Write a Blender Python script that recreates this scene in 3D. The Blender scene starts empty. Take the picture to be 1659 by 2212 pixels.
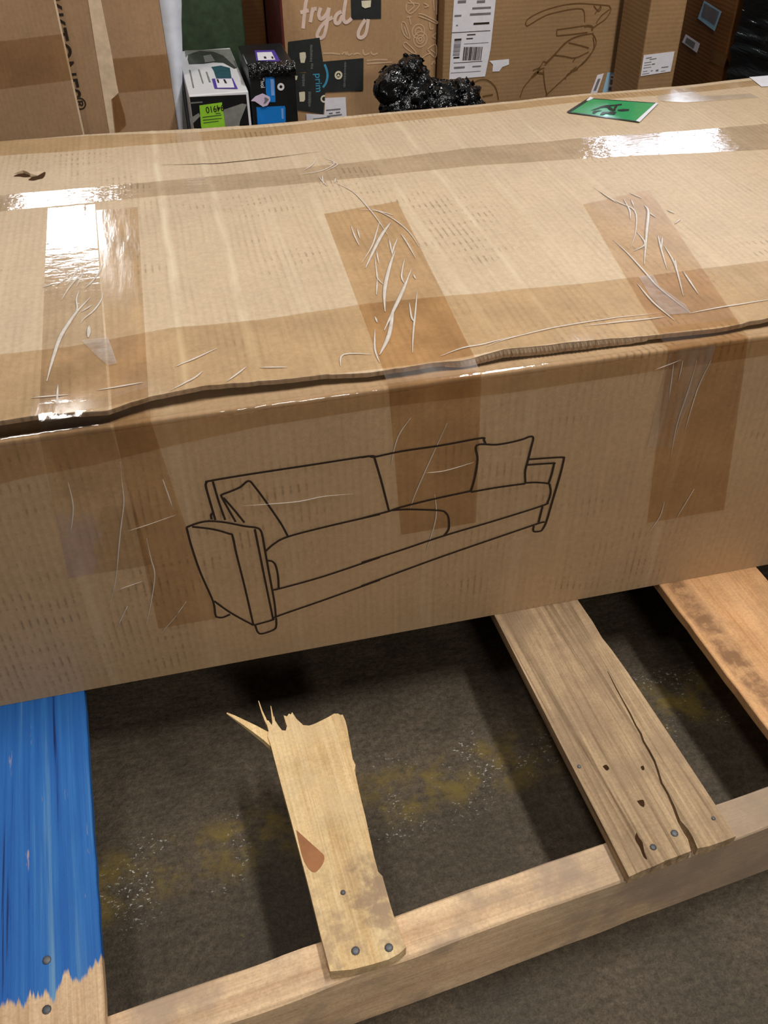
import bpy, bmesh, math, random
from mathutils import Vector, Matrix, noise

# ------------------------------------------------------------------ camera, world, lights, exposure
scene = bpy.context.scene
COL = scene.collection
Z0 = 0.139            # top of the pallet deck = bottom of the long carton
H = 0.5592            # front crease of the carton
HT = 0.5652           # top surface of the carton

cam_data = bpy.data.cameras.new('camera')
cam_data.sensor_fit = 'VERTICAL'
cam_data.sensor_height = 24.0
cam_data.lens = 24.0 * 2000.0 / 2212.0
cam_data.clip_start = 0.05
cam = bpy.data.objects.new('camera', cam_data)
COL.objects.link(cam)
_yaw, _pit, _roll = math.radians(12.915), math.radians(40.3812), math.radians(-0.6984)
_f = Vector((math.sin(_yaw) * math.cos(_pit), math.cos(_yaw) * math.cos(_pit), -math.sin(_pit)))
_r = Vector((math.cos(_yaw), -math.sin(_yaw), 0.0))
_u = _r.cross(_f)
_r2 = _r * math.cos(_roll) + _u * math.sin(_roll)
_u2 = _u * math.cos(_roll) - _r * math.sin(_roll)
cam.matrix_world = Matrix(((_r2.x, _u2.x, -_f.x, -0.0595), (_r2.y, _u2.y, -_f.y, -0.8819), (_r2.z, _u2.z, -_f.z, 1.142), (0, 0, 0, 1)))
scene.camera = cam

world = bpy.data.worlds.new('warehouse_air')
scene.world = world
world.use_nodes = True
world.node_tree.nodes['Background'].inputs[0].default_value = (0.95, 0.92, 0.88, 1)
world.node_tree.nodes['Background'].inputs[1].default_value = 0.09

def area(name, loc, target, sx, sy, power, color):
    d = bpy.data.lights.new(name, 'AREA')
    d.shape = 'RECTANGLE'; d.size = sx; d.size_y = sy; d.energy = power; d.color = color
    o = bpy.data.objects.new(name, d); COL.objects.link(o)
    o.location = loc
    o.rotation_euler = (Vector(target) - Vector(loc)).to_track_quat('-Z', 'Y').to_euler()
    return o
area('ceiling_tube_lamp', (1.05, -0.12, 2.9), (0.5, -0.1, 0.0), 1.2, 0.18, 55, (1.0, 0.955, 0.90))
area('ceiling_tube_lamp', (-0.75, 0.35, 3.3), (-0.1, 0.2, 0.2), 1.2, 0.18, 26, (1.0, 0.95, 0.88))
area('doorway_behind_photographer', (0.42, -3.55, 2.15), (0.3, -0.1, 0.2), 0.5, 0.5, 45, (1.0, 0.93, 0.84))
area('bay_door_daylight', (-0.85, 6.6, 2.98), (-0.2, 0.5, 0.5), 0.62, 0.40, 26, (0.92, 0.96, 1.0))
area('bay_door_daylight', (5.15, 7.2, 3.0), (0.9, 0.7, 0.5), 2.3, 0.55, 100, (0.72, 0.82, 1.0))

scene.view_settings.view_transform = 'Standard'
scene.view_settings.look = 'None'
scene.view_settings.exposure = 0.0
scene.view_settings.gamma = 1.0
scene.view_settings.use_curve_mapping = False

# ------------------------------------------------------------------ helpers
random.seed(7)

def lin(r, g, b, a=1.0):
    f = lambda c: (c / 255 / 12.92) if c / 255 <= 0.04045 else ((c / 255 + 0.055) / 1.055) ** 2.4
    return (f(r), f(g), f(b), a)

class NT:
    """small node-tree builder"""
    def __init__(self, name):
        self.m = bpy.data.materials.new(name); self.m.use_nodes = True
        self.t = self.m.node_tree; self.n = self.t.nodes; self.l = self.t.links
        self.b = self.n['Principled BSDF']
        self.pos = self.n.new('ShaderNodeNewGeometry').outputs['Position']
    def link(self, a, b): self.l.new(a, b)
    def val(self, sock, v):
        if isinstance(v, (int, float)): sock.default_value = v
        elif isinstance(v, tuple): sock.default_value = v
        else: self.link(v, sock)
    def math(self, op, a, b=0.0, c=0.0, clamp=False):
        n = self.n.new('ShaderNodeMath'); n.operation = op; n.use_clamp = clamp
        self.val(n.inputs[0], a); self.val(n.inputs[1], b); self.val(n.inputs[2], c)
        return n.outputs[0]
    def mapping(self, scale=(1, 1, 1), rot=(0, 0, 0), loc=(0, 0, 0), src=None):
        n = self.n.new('ShaderNodeMapping')
        self.link(src or self.pos, n.inputs[0])
        n.inputs['Scale'].default_value = scale; n.inputs['Rotation'].default_value = rot; n.inputs['Location'].default_value = loc
        return n.outputs[0]
    def noise(self, vec, scale, detail=4.0, rough=0.55, dist=0.0):
        n = self.n.new('ShaderNodeTexNoise'); self.link(vec, n.inputs['Vector'])
        n.inputs['Scale'].default_value = scale; n.inputs['Detail'].default_value = detail
        n.inputs['Roughness'].default_value = rough; n.inputs['Distortion'].default_value = dist
        return n.outputs['Fac']
    def ramp(self, fac, stops, interp='LINEAR'):
        n = self.n.new('ShaderNodeValToRGB'); n.color_ramp.interpolation = interp
        e = n.color_ramp.elements
        e[0].position, e[0].color = stops[0][0], stops[0][1]
        e[1].position, e[1].color = stops[-1][0], stops[-1][1]
        for p, c in stops[1:-1]:
            k = e.new(p); k.color = c
        self.val(n.inputs[0], fac)
        return n.outputs[0]
    def gray(self, fac, a, b, va=0.0, vb=1.0):
        n = self.n.new('ShaderNodeMapRange'); n.clamp = True; n.interpolation_type = 'SMOOTHSTEP'
        self.val(n.inputs[0], fac); n.inputs[1].default_value = a; n.inputs[2].default_value = b
        n.inputs[3].default_value = va; n.inputs[4].default_value = vb
        return n.outputs[0]
    def mix(self, fac, a, b, blend='MIX'):
        n = self.n.new('ShaderNodeMix'); n.data_type = 'RGBA'; n.blend_type = blend
        self.val(n.inputs['Factor'], fac)
        self.val(n.inputs[6], a); self.val(n.inputs[7], b)
        return n.outputs[2]
    def sep(self, src=None):
        n = self.n.new('ShaderNodeSeparateXYZ'); self.link(src or self.pos, n.inputs[0]); return n.outputs
    def bump(self, h, strength=0.3, dist=0.001):
        n = self.n.new('ShaderNodeBump'); n.inputs['Strength'].default_value = strength; n.inputs['Distance'].default_value = dist
        self.link(h, n.inputs['Height']); return n.outputs[0]
    def done(self, color, rough=0.8, normal=None, spec=0.3, coat=0.0, metal=0.0):
        self.val(self.b.inputs['Base Color'], color); self.val(self.b.inputs['Roughness'], rough)
        self.b.inputs['Specular IOR Level'].default_value = spec
        self.b.inputs['Coat Weight'].default_value = coat
        self.b.inputs['Coat Roughness'].default_value = 0.12
        self.b.inputs['Metallic'].default_value = metal
        if normal is not None: self.link(normal, self.b.inputs['Normal'])
        return self.m

def plain(name, rgb, rough=0.6, spec=0.3, var=0.12, coat=0.0, metal=0.0):
    k = NT(name)
    c = lin(*rgb)
    n = k.noise(k.pos, 60, 3)
    d = tuple(max(0, x * (1 - var)) for x in c[:3]) + (1,)
    e = tuple(min(1, x * (1 + var)) for x in c[:3]) + (1,)
    return k.done(k.ramp(n, [(0.3, d), (0.7, e)]), rough, None, spec, coat, metal)

def cardboard(name, rgb, flute='x', flute_amt=0.10, dash=0.0, lines=None, l0=0.0, l1=1.0, blotch=0.12):
    """kraft liner: paper mottle, regular flute lines, rubbed dark dashes and pale worn creases"""
    k = NT(name)
    c = lin(*rgb)
    big = k.noise(k.pos, 4.5, 4, 0.6)
    col = k.ramp(big, [(0.3, tuple(x * (1 - blotch) for x in c[:3]) + (1,)), (0.7, tuple(min(1, x * (1 + blotch)) for x in c[:3]) + (1,))])
    mott = k.noise(k.pos, 120, 4, 0.75)
    col = k.mix(0.6, col, k.ramp(mott, [(0.3, (0.80, 0.78, 0.75, 1)), (0.7, (1.1, 1.1, 1.1, 1))]), 'MULTIPLY')
    fib = k.noise(k.pos, 900, 2, 0.7)
    col = k.mix(0.5, col, k.ramp(fib, [(0.25, (0.72, 0.70, 0.67, 1)), (0.75, (1.12, 1.12, 1.12, 1))]), 'MULTIPLY')
    x, y, z = k.sep()
    ax = {'x': x, 'y': y, 'z': z}[flute]
    wob = k.math('MULTIPLY', k.noise(k.pos, 5, 2), 0.010)
    ph = k.math('MULTIPLY', k.math('ADD', ax, wob), 2 * math.pi / 0.0098)
    sw = k.math('SINE', ph)
    sw01 = k.math('MULTIPLY_ADD', sw, 0.5, 0.5)
    strm = {'x': (40, 6, 6), 'y': (6, 40, 6), 'z': (6, 6, 40)}[flute]
    brk = k.noise(k.mapping(strm), 1.0, 3, 0.65)
    amt = k.math('MULTIPLY', k.gray(brk, 0.36, 0.66, 0.1, 1.0), flute_amt * 1.5)
    dk = k.math('SUBTRACT', 1.0, k.math('MULTIPLY', k.math('POWER', sw01, 2.0), amt))
    gr = k.n.new('ShaderNodeCombineColor')
    for i in range(3): k.link(dk, gr.inputs[i])
    col = k.mix(1.0, col, gr.outputs[0], 'MULTIPLY')
    lt = k.math('MULTIPLY', k.gray(k.noise(k.mapping((strm[0] * 1.6, strm[1] * .35, strm[2] * .35), (0, 0, 0), (7, 3, 1)), 1.0, 2, 0.5), 0.56, 0.72), flute_amt * 2.2)
    col = k.mix(lt, col, tuple(min(1.0, v * 1.25 + .02) for v in c[:3]) + (1,))
    h = k.math('ADD', k.math('MULTIPLY', sw01, 0.5), k.math('MULTIPLY', mott, 0.35))
    if dash > 0:
        along = {'x': (16, 62, 62), 'y': (62, 16, 62), 'z': (62, 62, 16)}[flute]
        dn = k.noise(k.mapping(along), 1.0, 3, 0.6)
        am = k.gray(k.noise(k.mapping((1, 1, 1), (0, 0, 0), (0.4, 0.9, 0.2)), 5.0, 3, 0.6), 0.50, 0.66)
        dm = k.math('MULTIPLY', k.math('POWER', sw01, 5.0), k.gray(dn, 0.46, 0.64))
        dm = k.math('MULTIPLY', k.math('MULTIPLY', dm, am), dash)
        col = k.mix(dm, col, lin(96, 74, 50))
    if lines:
        wig = k.math('MULTIPLY', k.math('SUBTRACT', k.noise(k.pos, 6, 2), 0.5), 0.012)
        xx = k.math('ADD', x, wig)
        t = k.math('DIVIDE', k.math('SUBTRACT', xx, l0), l1 - l0)
        stops = [(0.0, (0, 0, 0, 1))]
        for p, w, s in lines:
            q = (p - l0) / (l1 - l0); ww = w / (l1 - l0)
            stops += [(q - ww, (0, 0, 0, 1)), (q, (s, s, s, 1)), (q + ww, (0, 0, 0, 1))]
        stops.append((1.0, (0, 0, 0, 1)))
        stops.sort(key=lambda t: t[0])
        m = k.ramp(t, stops)
        m = k.math('MULTIPLY', m, k.gray(k.noise(k.mapping((30, 9, 9)), 1.0, 3), 0.35, 0.55, 0.25, 1.0))
        col = k.mix(m, col, lin(226, 208, 178))
    return k.done(col, 0.62, k.bump(h, 0.25, 0.0012), 0.3)

def film(name, tint, gloss=0.10, rough=0.09, haze=0.0, bump_scale=(40, 40, 40), bump_strength=0.35, grime=0.25, even=False):
    """clear packing tape / stretch film: tinted see-through sheet with a mirror-like skin"""
    m = bpy.data.materials.new(name); m.use_nodes = True
    t = m.node_tree; n = t.nodes; l = t.links
    for x in list(n): n.remove(x)
    out = n.new('ShaderNodeOutputMaterial')
    geo = n.new('ShaderNodeNewGeometry')
    mp = n.new('ShaderNodeMapping'); mp.inputs['Scale'].default_value = bump_scale; l.new(geo.outputs['Position'], mp.inputs[0])
    no = n.new('ShaderNodeTexNoise'); no.inputs['Scale'].default_value = 1.0; no.inputs['Detail'].default_value = 4; l.new(mp.outputs[0], no.inputs['Vector'])
    bu = n.new('ShaderNodeBump'); bu.inputs['Strength'].default_value = bump_strength; bu.inputs['Distance'].default_value = 0.0012; l.new(no.outputs['Fac'], bu.inputs['Height'])
    tr = n.new('ShaderNodeBsdfTransparent')
    no2 = n.new('ShaderNodeTexNoise'); no2.inputs['Scale'].default_value = 14; no2.inputs['Detail'].default_value = 3; l.new(geo.outputs['Position'], no2.inputs['Vector'])
    cr = n.new('ShaderNodeValToRGB'); l.new(no2.outputs['Fac'], cr.inputs[0])
    cr.color_ramp.elements[0].position = 0.3; cr.color_ramp.elements[0].color = tuple(c * (1 - grime * 0.4) for c in tint[:3]) + (1,)
    cr.color_ramp.elements[1].position = 0.7; cr.color_ramp.elements[1].color = tint
    l.new(cr.outputs[0], tr.inputs[0])
    gl = n.new('ShaderNodeBsdfGlossy'); gl.inputs['Roughness'].default_value = rough; gl.inputs['Color'].default_value = (1, 1, 1, 1); l.new(bu.outputs[0], gl.inputs['Normal'])
    fr = n.new('ShaderNodeFresnel'); fr.inputs['IOR'].default_value = 1.46; l.new(bu.outputs[0], fr.inputs['Normal'])
    mu = n.new('ShaderNodeMath'); mu.operation = 'MULTIPLY'; l.new(fr.outputs[0], mu.inputs[0]); mu.inputs[1].default_value = gloss
    mn = n.new('ShaderNodeMath'); mn.operation = 'MINIMUM'; l.new(mu.outputs[0], mn.inputs[0]); mn.inputs[1].default_value = 0.22
    mx = n.new('ShaderNodeMixShader'); l.new(mn.outputs[0], mx.inputs[0]); l.new(tr.outputs[0], mx.inputs[1]); l.new(gl.outputs[0], mx.inputs[2])
    last = mx
    if haze > 0:
        df = n.new('ShaderNodeBsdfDiffuse'); df.inputs['Color'].default_value = lin(226, 216, 204)
        mx2 = n.new('ShaderNodeMixShader')
        hz = n.new('ShaderNodeMath'); hz.operation = 'MULTIPLY'; hz.inputs[1].default_value = haze; hz.use_clamp = True
        mr = n.new('ShaderNodeMapRange'); mr.inputs[1].default_value = -0.6 if even else 0.3; mr.inputs[2].default_value = 0.62; l.new(no.outputs['Fac'], mr.inputs[0])
        l.new(mr.outputs[0], hz.inputs[0]); l.new(hz.outputs[0], mx2.inputs[0]); l.new(mx.outputs[0], mx2.inputs[1]); l.new(df.outputs[0], mx2.inputs[2]); last = mx2
    l.new(last.outputs[0], out.inputs['Surface'])
    return m

def wood(name, light, dark, axis_deg, grain=1.0, weather=0.0, weather_rgb=(120, 105, 88), stretch=90, rough=0.75):
    """sawn timber with the grain running along a given heading in the ground plane"""
    k = NT(name)
    v = k.mapping((1, 1, 1), (0, 0, math.radians(-axis_deg)))
    v2 = k.n.new('ShaderNodeMapping'); k.link(v, v2.inputs[0]); v2.inputs['Scale'].default_value = (2.2, stretch, stretch * 0.6)
    g = k.noise(v2.outputs[0], 1.0, 5, 0.62, 0.6)
    v3 = k.n.new('ShaderNodeMapping'); k.link(v, v3.inputs[0]); v3.inputs['Scale'].default_value = (6, 420, 300)
    g2 = k.noise(v3.outputs[0], 1.0, 2, 0.6)
    L = lin(*light); D = lin(*dark)
    mid = tuple((a * 0.6 + b * 0.4) for a, b in zip(L[:3], D[:3])) + (1,)
    col = k.ramp(g, [(0.5 - 0.24 / grain, D), (0.47, mid), (0.5 + 0.16 / grain, L)])
    col = k.mix(0.5, col, k.ramp(g2, [(0.3, (0.68, 0.65, 0.62, 1)), (0.62, (1.03, 1.03, 1.03, 1))]), 'MULTIPLY')
    sp = k.noise(k.pos, 260, 3, 0.75); bl = k.noise(k.mapping((1, 1, 1), (0, 0, 0), (1.3, 0.2, 0.7)), 22, 6, 0.7)
    col = k.mix(0.7, col, k.ramp(sp, [(0.3, (0.78, 0.76, 0.74, 1)), (0.62, (1.1, 1.1, 1.1, 1))]), 'MULTIPLY')
    col = k.mix(0.8, col, k.ramp(bl, [(0.32, (0.82, 0.80, 0.79, 1)), (0.55, (1.06, 1.06, 1.06, 1))]), 'MULTIPLY')
    if weather > 0:
        w = k.gray(k.noise(k.mapping((1, 1, 1), (0, 0, 0), (3.1, 1.7, 0.4)), 13, 5, 0.6), 0.44, 0.66, 0, weather)
        col = k.mix(w, col, lin(*weather_rgb))
    h = k.math('ADD', k.math('ADD', g, k.math('MULTIPLY', g2, 0.5)), k.math('MULTIPLY', sp, 0.4))
    return k, col, k.bump(h, 0.5, 0.0015), v, rough

def wood_mat(*a, **kw):
    k, col, nrm, v, r = wood(*a, **kw)
    return k.done(col, r, nrm, 0.25)

# ---- meshes
def add(name, verts, faces, mat, parent=None, origin=None, smooth=False, uvless=True):
    me = bpy.data.meshes.new(name)
    ox = Vector(origin) if origin is not None else (Vector(parent.get('_w', (0, 0, 0))) if parent is not None else Vector((0, 0, 0)))
    me.from_pydata([tuple(Vector(v) - ox) for v in verts], [], faces)
    bm = bmesh.new(); bm.from_mesh(me)
    bmesh.ops.recalc_face_normals(bm, faces=bm.faces[:])
    bm.to_mesh(me); bm.free()
    if smooth:
        for p in me.polygons: p.use_smooth = True
    me.materials.append(mat)
    o = bpy.data.objects.new(name, me); COL.objects.link(o)
    if parent is not None:
        o.parent = parent
        pw = Vector(parent.get('_w', (0, 0, 0)))
        o.location = ox - pw
    else:
        o.location = ox
    o['_w'] = tuple(ox)
    return o

def raw(name, verts, faces, mat, parent, smooth=False, outward=(-0.05, -0.6, 1.0)):
    """open sheets: no normal recalculation"""
    me = bpy.data.meshes.new(name)
    ox = Vector(parent.get('_w', (0, 0, 0)))
    me.from_pydata([tuple(Vector(v) - ox) for v in verts], [], faces); me.update()
    if outward is not None:
        ow = Vector(outward)
        if sum((p.normal.dot(ow) * p.area) for p in me.polygons) < 0: me.flip_normals()
    if smooth:
        for p in me.polygons: p.use_smooth = True
    me.materials.append(mat)
    o = bpy.data.objects.new(name, me); COL.objects.link(o); o.parent = parent; o['_w'] = tuple(ox)
    return o

def empty(name, loc, label, cat, group=None):
    o = bpy.data.objects.new(name, None); COL.objects.link(o)
    o.empty_display_size = 0.05; o.location = loc; o['_w'] = tuple(loc)
    o['label'] = label; o['category'] = cat
    if group: o['group'] = group
    return o

def box_vf(x0, x1, y0, y1, z0, z1):
    v = [(x, y, z) for x in (x0, x1) for y in (y0, y1) for z in (z0, z1)]
    f = [(0, 1, 3, 2), (4, 6, 7, 5), (0, 4, 5, 1), (2, 3, 7, 6), (0, 2, 6, 4), (1, 5, 7, 3)]
    return v, f

def bevel(o, w=0.002, seg=2):
    m = o.modifiers.new('soft_edges', 'BEVEL'); m.width = w; m.segments = seg; m.limit_method = 'ANGLE'; m.angle_limit = math.radians(50)
    return o

def join_vf(parts):
    V, F = [], []
    for v, f in parts:
        b = len(V); V += list(v); F += [tuple(i + b for i in q) for q in f]
    return V, F

def prism(pts, z0, z1, place):
    """extrude outline pts (2D) between two heights; place(u, v, w) -> 3D"""
    n = len(pts)
    V = [place(u, v, z0) for u, v in pts] + [place(u, v, z1) for u, v in pts]
    F = [tuple(range(n - 1, -1, -1)), tuple(range(n, 2 * n))]
    for i in range(n):
        j = (i + 1) % n; F.append((i, j, j + n, i + n))
    return V, F

def smooth_line(pts, sub=5):
    if len(pts) < 3: return list(pts)
    out = []
    P = [pts[0]] + list(pts) + [pts[-1]]
    for i in range(1, len(P) - 2):
        p0, p1, p2, p3 = P[i - 1], P[i], P[i + 1], P[i + 2]
        for s in range(sub):
            t = s / sub
            out.append(tuple(0.5 * (2 * b + (c - a) * t + (2 * a - 5 * b + 4 * c - d) * t * t + (3 * b - a - 3 * c + d) * t ** 3) for a, b, c, d in zip(p0, p1, p2, p3)))
    out.append(tuple(pts[-1]))
    return out

def ribbon(pts, w, place, off=0.0004, smooth=True, taper=False):
    """flat printed line of width w along 2D pts"""
    p = smooth_line(pts) if smooth else list(pts)
    V, F = [], []
    n = len(p)
    for i in range(n):
        a = Vector(p[max(i - 1, 0)]); b = Vector(p[min(i + 1, n - 1)])
        d = b - a
        if d.length < 1e-9: d = Vector((1, 0))
        d.normalize(); nn = Vector((-d.y, d.x))
        ww = w * 0.5
        if taper: ww *= max(0.25, math.sin(math.pi * (i + 0.5) / n))
        q = Vector(p[i])
        V.append(place(*(q + nn * ww), off)); V.append(place(*(q - nn * ww), off))
    for i in range(n - 1): F.append((2 * i, 2 * i + 1, 2 * i + 3, 2 * i + 2))
    return V, F

def tube(pts3, rad, sides=5, flat=1.0, taper=True):
    V, F = [], []
    n = len(pts3)
    for i in range(n):
        a = Vector(pts3[max(i - 1, 0)]); b = Vector(pts3[min(i + 1, n - 1)])
        d = (b - a)
        if d.length < 1e-9: d = Vector((1, 0, 0))
        d.normalize()
        up = Vector((0, 0, 1)) if abs(d.z) < 0.8 else Vector((0, 1, 0))
        s = d.cross(up).normalized(); t = s.cross(d).normalized()
        r = rad * (max(0.2, math.sin(math.pi * (i + 0.4) / (n - 0.2))) if taper else 1)
        for k in range(sides):
            an = 2 * math.pi * k / sides
            V.append(tuple(Vector(pts3[i]) + s * math.cos(an) * r + t * math.sin(an) * r * flat))
    for i in range(n - 1):
        for k in range(sides):
            k2 = (k + 1) % sides
            F.append((i * sides + k, i * sides + k2, (i + 1) * sides + k2, (i + 1) * sides + k))
    F.append(tuple(range(sides - 1, -1, -1))); F.append(tuple((n - 1) * sides + k for k in range(sides)))
    return V, F

def text_vf(s, size, place, off=0.0006, rot=0.0, at=(0, 0), space=1.0, squash=1.0):
    """lettering as flat mesh from the built-in typeface"""
    cu = bpy.data.curves.new('lettering', 'FONT'); cu.body = s; cu.size = size; cu.space_character = space; cu.offset = size * 0.012
    ob = bpy.data.objects.new('lettering_tmp', cu); COL.objects.link(ob)
    dg = bpy.context.evaluated_depsgraph_get()
    me = bpy.data.meshes.new_from_object(ob.evaluated_get(dg))
    c, sn = math.cos(rot), math.sin(rot)
    V = []
    for v in me.vertices:
        x, y = v.co.x * squash, v.co.y
        V.append(place(at[0] + x * c - y * sn, at[1] + x * sn + y * c, off))
    F = [tuple(p.vertices) for p in me.polygons]
    bpy.data.objects.remove(ob); bpy.data.curves.remove(cu); bpy.data.meshes.remove(me)
    return V, F

def lerp_table(tab, x):
    if x <= tab[0][0]: return tab[0][1]
    for (a, b), (c, d) in zip(tab, tab[1:]):
        if x <= c:
            t = (x - a) / (c - a); t = t * t * (3 - 2 * t) * 0.5 + t * 0.5
            return b + (d - b) * t
    return tab[-1][1]

# ------------------------------------------------------------------ materials
M = {}
TOP_LINES = [(-0.20, .004, .4), (-0.075, .005, .8), (0.005, .005, .85), (0.085, .005, .7), (0.165, .004, .5), (0.30, .004, .7), (0.385, .003, .5), (0.47, .005, .7), (0.62, .004, .5)]
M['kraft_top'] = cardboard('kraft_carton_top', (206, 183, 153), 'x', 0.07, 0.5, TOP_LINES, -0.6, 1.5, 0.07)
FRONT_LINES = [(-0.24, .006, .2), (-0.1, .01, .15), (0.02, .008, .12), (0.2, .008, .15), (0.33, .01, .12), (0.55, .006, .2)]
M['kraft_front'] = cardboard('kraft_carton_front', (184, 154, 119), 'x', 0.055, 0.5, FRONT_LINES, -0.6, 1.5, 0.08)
M['kraft_edge'] = cardboard('kraft_cut_edge', (150, 130, 108), 'x', 0.25, 0.0, None)
M['kraft_bg'] = cardboard('kraft_stacked_carton', (168, 136, 104), 'x', 0.03, 0.0, None)
M['kraft_warm'] = cardboard('kraft_warm_carton', (182, 146, 108), 'x', 0.03, 0.0, None)
M['kraft_olive'] = cardboard('kraft_dull_carton', (158, 126, 90), 'z', 0.02, 0.0, None)
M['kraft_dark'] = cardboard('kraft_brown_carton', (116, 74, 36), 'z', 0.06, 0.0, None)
M['kraft_pale'] = plain('pale_paper_strip', (214, 190, 160), 0.8)
M['tape'] = film('clear_packing_tape', (0.955, 0.895, 0.81, 1), 0.8, 0.14, 0.0, (70, 12, 12), 0.35)
M['tape_seam'] = film('clear_seam_tape', (0.985, 0.968, 0.945, 1), 1.2, 0.08, 0.0, (60, 120, 45), 0.7)
M['tape_gloss'] = film('clear_packing_tape_shiny', (0.975, 0.945, 0.905, 1), 1.2, 0.07, 0.0, (45, 70, 45), 0.3)
M['tape_amber'] = film('amber_packing_tape', (0.925, 0.85, 0.755, 1), 0.3, 0.3, 0.0, (12, 12, 6), 0.2)
M['tape_front'] = film('clear_packing_tape_matt', (0.95, 0.895, 0.815, 1), 0.35, 0.25, 0.0, (12, 12, 6), 0.2)
M['haze'] = film('bubbled_tape', (0.97, 0.95, 0.93, 1), 0.9, 0.25, 0.22, (30, 30, 30), 0.5)
M['ridge'] = film('film_wrinkle', (0.97, 0.95, 0.93, 1), 1.8, 0.25, 0.75, (60, 60, 60), 0.2, 0.0, True)
M['ink'] = plain('brown_black_ink', (52, 40, 32), 0.75, 0.2)
M['ink_soft'] = plain('grey_print', (120, 116, 120), 0.7, 0.2)
M['ink_brown'] = plain('brown_print', (104, 74, 40), 0.8, 0.2)
M['dark_slit'] = plain('slit_inside', (70, 48, 30), 0.9, 0.1)
M['paper'] = plain('white_label_paper', (226, 224, 232), 0.5, 0.3, 0.05)
M['paper_blue'] = plain('pale_blue_label', (150, 190, 215), 0.5, 0.3, 0.05)
M['green_label'] = plain('green_glossy_label', (46, 168, 104), 0.22, 0.5, 0.06, 0.6)
M['label_black'] = plain('label_black_print', (40, 52, 52), 0.35, 0.4, 0.1, 0.4)
M['price_green'] = plain('lime_price_sticker', (146, 205, 52), 0.5, 0.3, 0.08)
M['white_card'] = plain('white_glossy_carton', (222, 222, 226), 0.35, 0.4, 0.04)
M['grey_print'] = plain('grey_picture_print', (128, 130, 124), 0.4, 0.3, 0.15)
M['dark_print'] = plain('dark_picture_print', (62, 66, 58), 0.4, 0.3, 0.2)
M['teal_print'] = plain('teal_picture_print', (44, 84, 94), 0.4, 0.3, 0.2)
M['purple'] = plain('purple_print', (86, 62, 160), 0.4, 0.3, 0.1)
M['black_card'] = plain('black_glossy_carton', (22, 24, 26), 0.35, 0.4, 0.2)
M['black_tape'] = plain('black_printed_tape', (42, 46, 46), 0.5, 0.3, 0.15)
M['cream'] = plain('cream_print', (222, 214, 186), 0.6)
M['tape_blue'] = plain('sky_blue_print', (66, 150, 186), 0.5)
M['tape_grey'] = plain('grey_tape_print', (112, 112, 108), 0.6)
M['blue_card'] = plain('bright_blue_print', (20, 120, 206), 0.4, 0.4, 0.06)
M['blue_pale'] = plain('pale_blue_print', (120, 160, 222), 0.5)
M['lilac'] = plain('lilac_paper', (212, 192, 218), 0.6, 0.3, 0.06)
M['chalk'] = plain('chalk_white_print', (226, 200, 186), 0.8, 0.2, 0.08)
M['chalk_faint'] = plain('faint_white_print', (204, 172, 138), 0.8, 0.2, 0.06)
M['foam'] = plain('white_foam', (226, 232, 246), 0.6, 0.3, 0.06)
M['dark_green'] = plain('dark_green_carton', (52, 70, 48), 0.6, 0.3, 0.25)
M['dark_red'] = plain('dark_red_carton', (92, 38, 34), 0.6, 0.3, 0.2)
M['nail'] = plain('steel_nail', (96, 98, 102), 0.55, 0.4, 0.3, 0.0, 0.4)
M['knot'] = plain('red_brown_knot', (160, 110, 74), 0.7, 0.2, 0.15)
M['stain'] = plain('grey_stain', (150, 128, 108), 0.8)

def bag_mat():
    k = NT('black_bin_liner')
    n = k.noise(k.pos, 45, 3, 0.55, 1.2)
    return k.done((0.004, 0.005, 0.006, 1), 0.10, k.bump(n, 0.8, 0.010), 0.8)
M['bag'] = bag_mat()
def wrap_mat():
    k = NT('black_stretch_wrap')
    v = k.mapping((4, 6, 46), (math.radians(-18), 0, 0))
    n = k.noise(v, 1.0, 3, 0.55, 0.4)
    return k.done((0.012, 0.015, 0.017, 1), 0.18, k.bump(n, 0.9, 0.01), 0.55)
M['wrap'] = wrap_mat()

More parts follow.
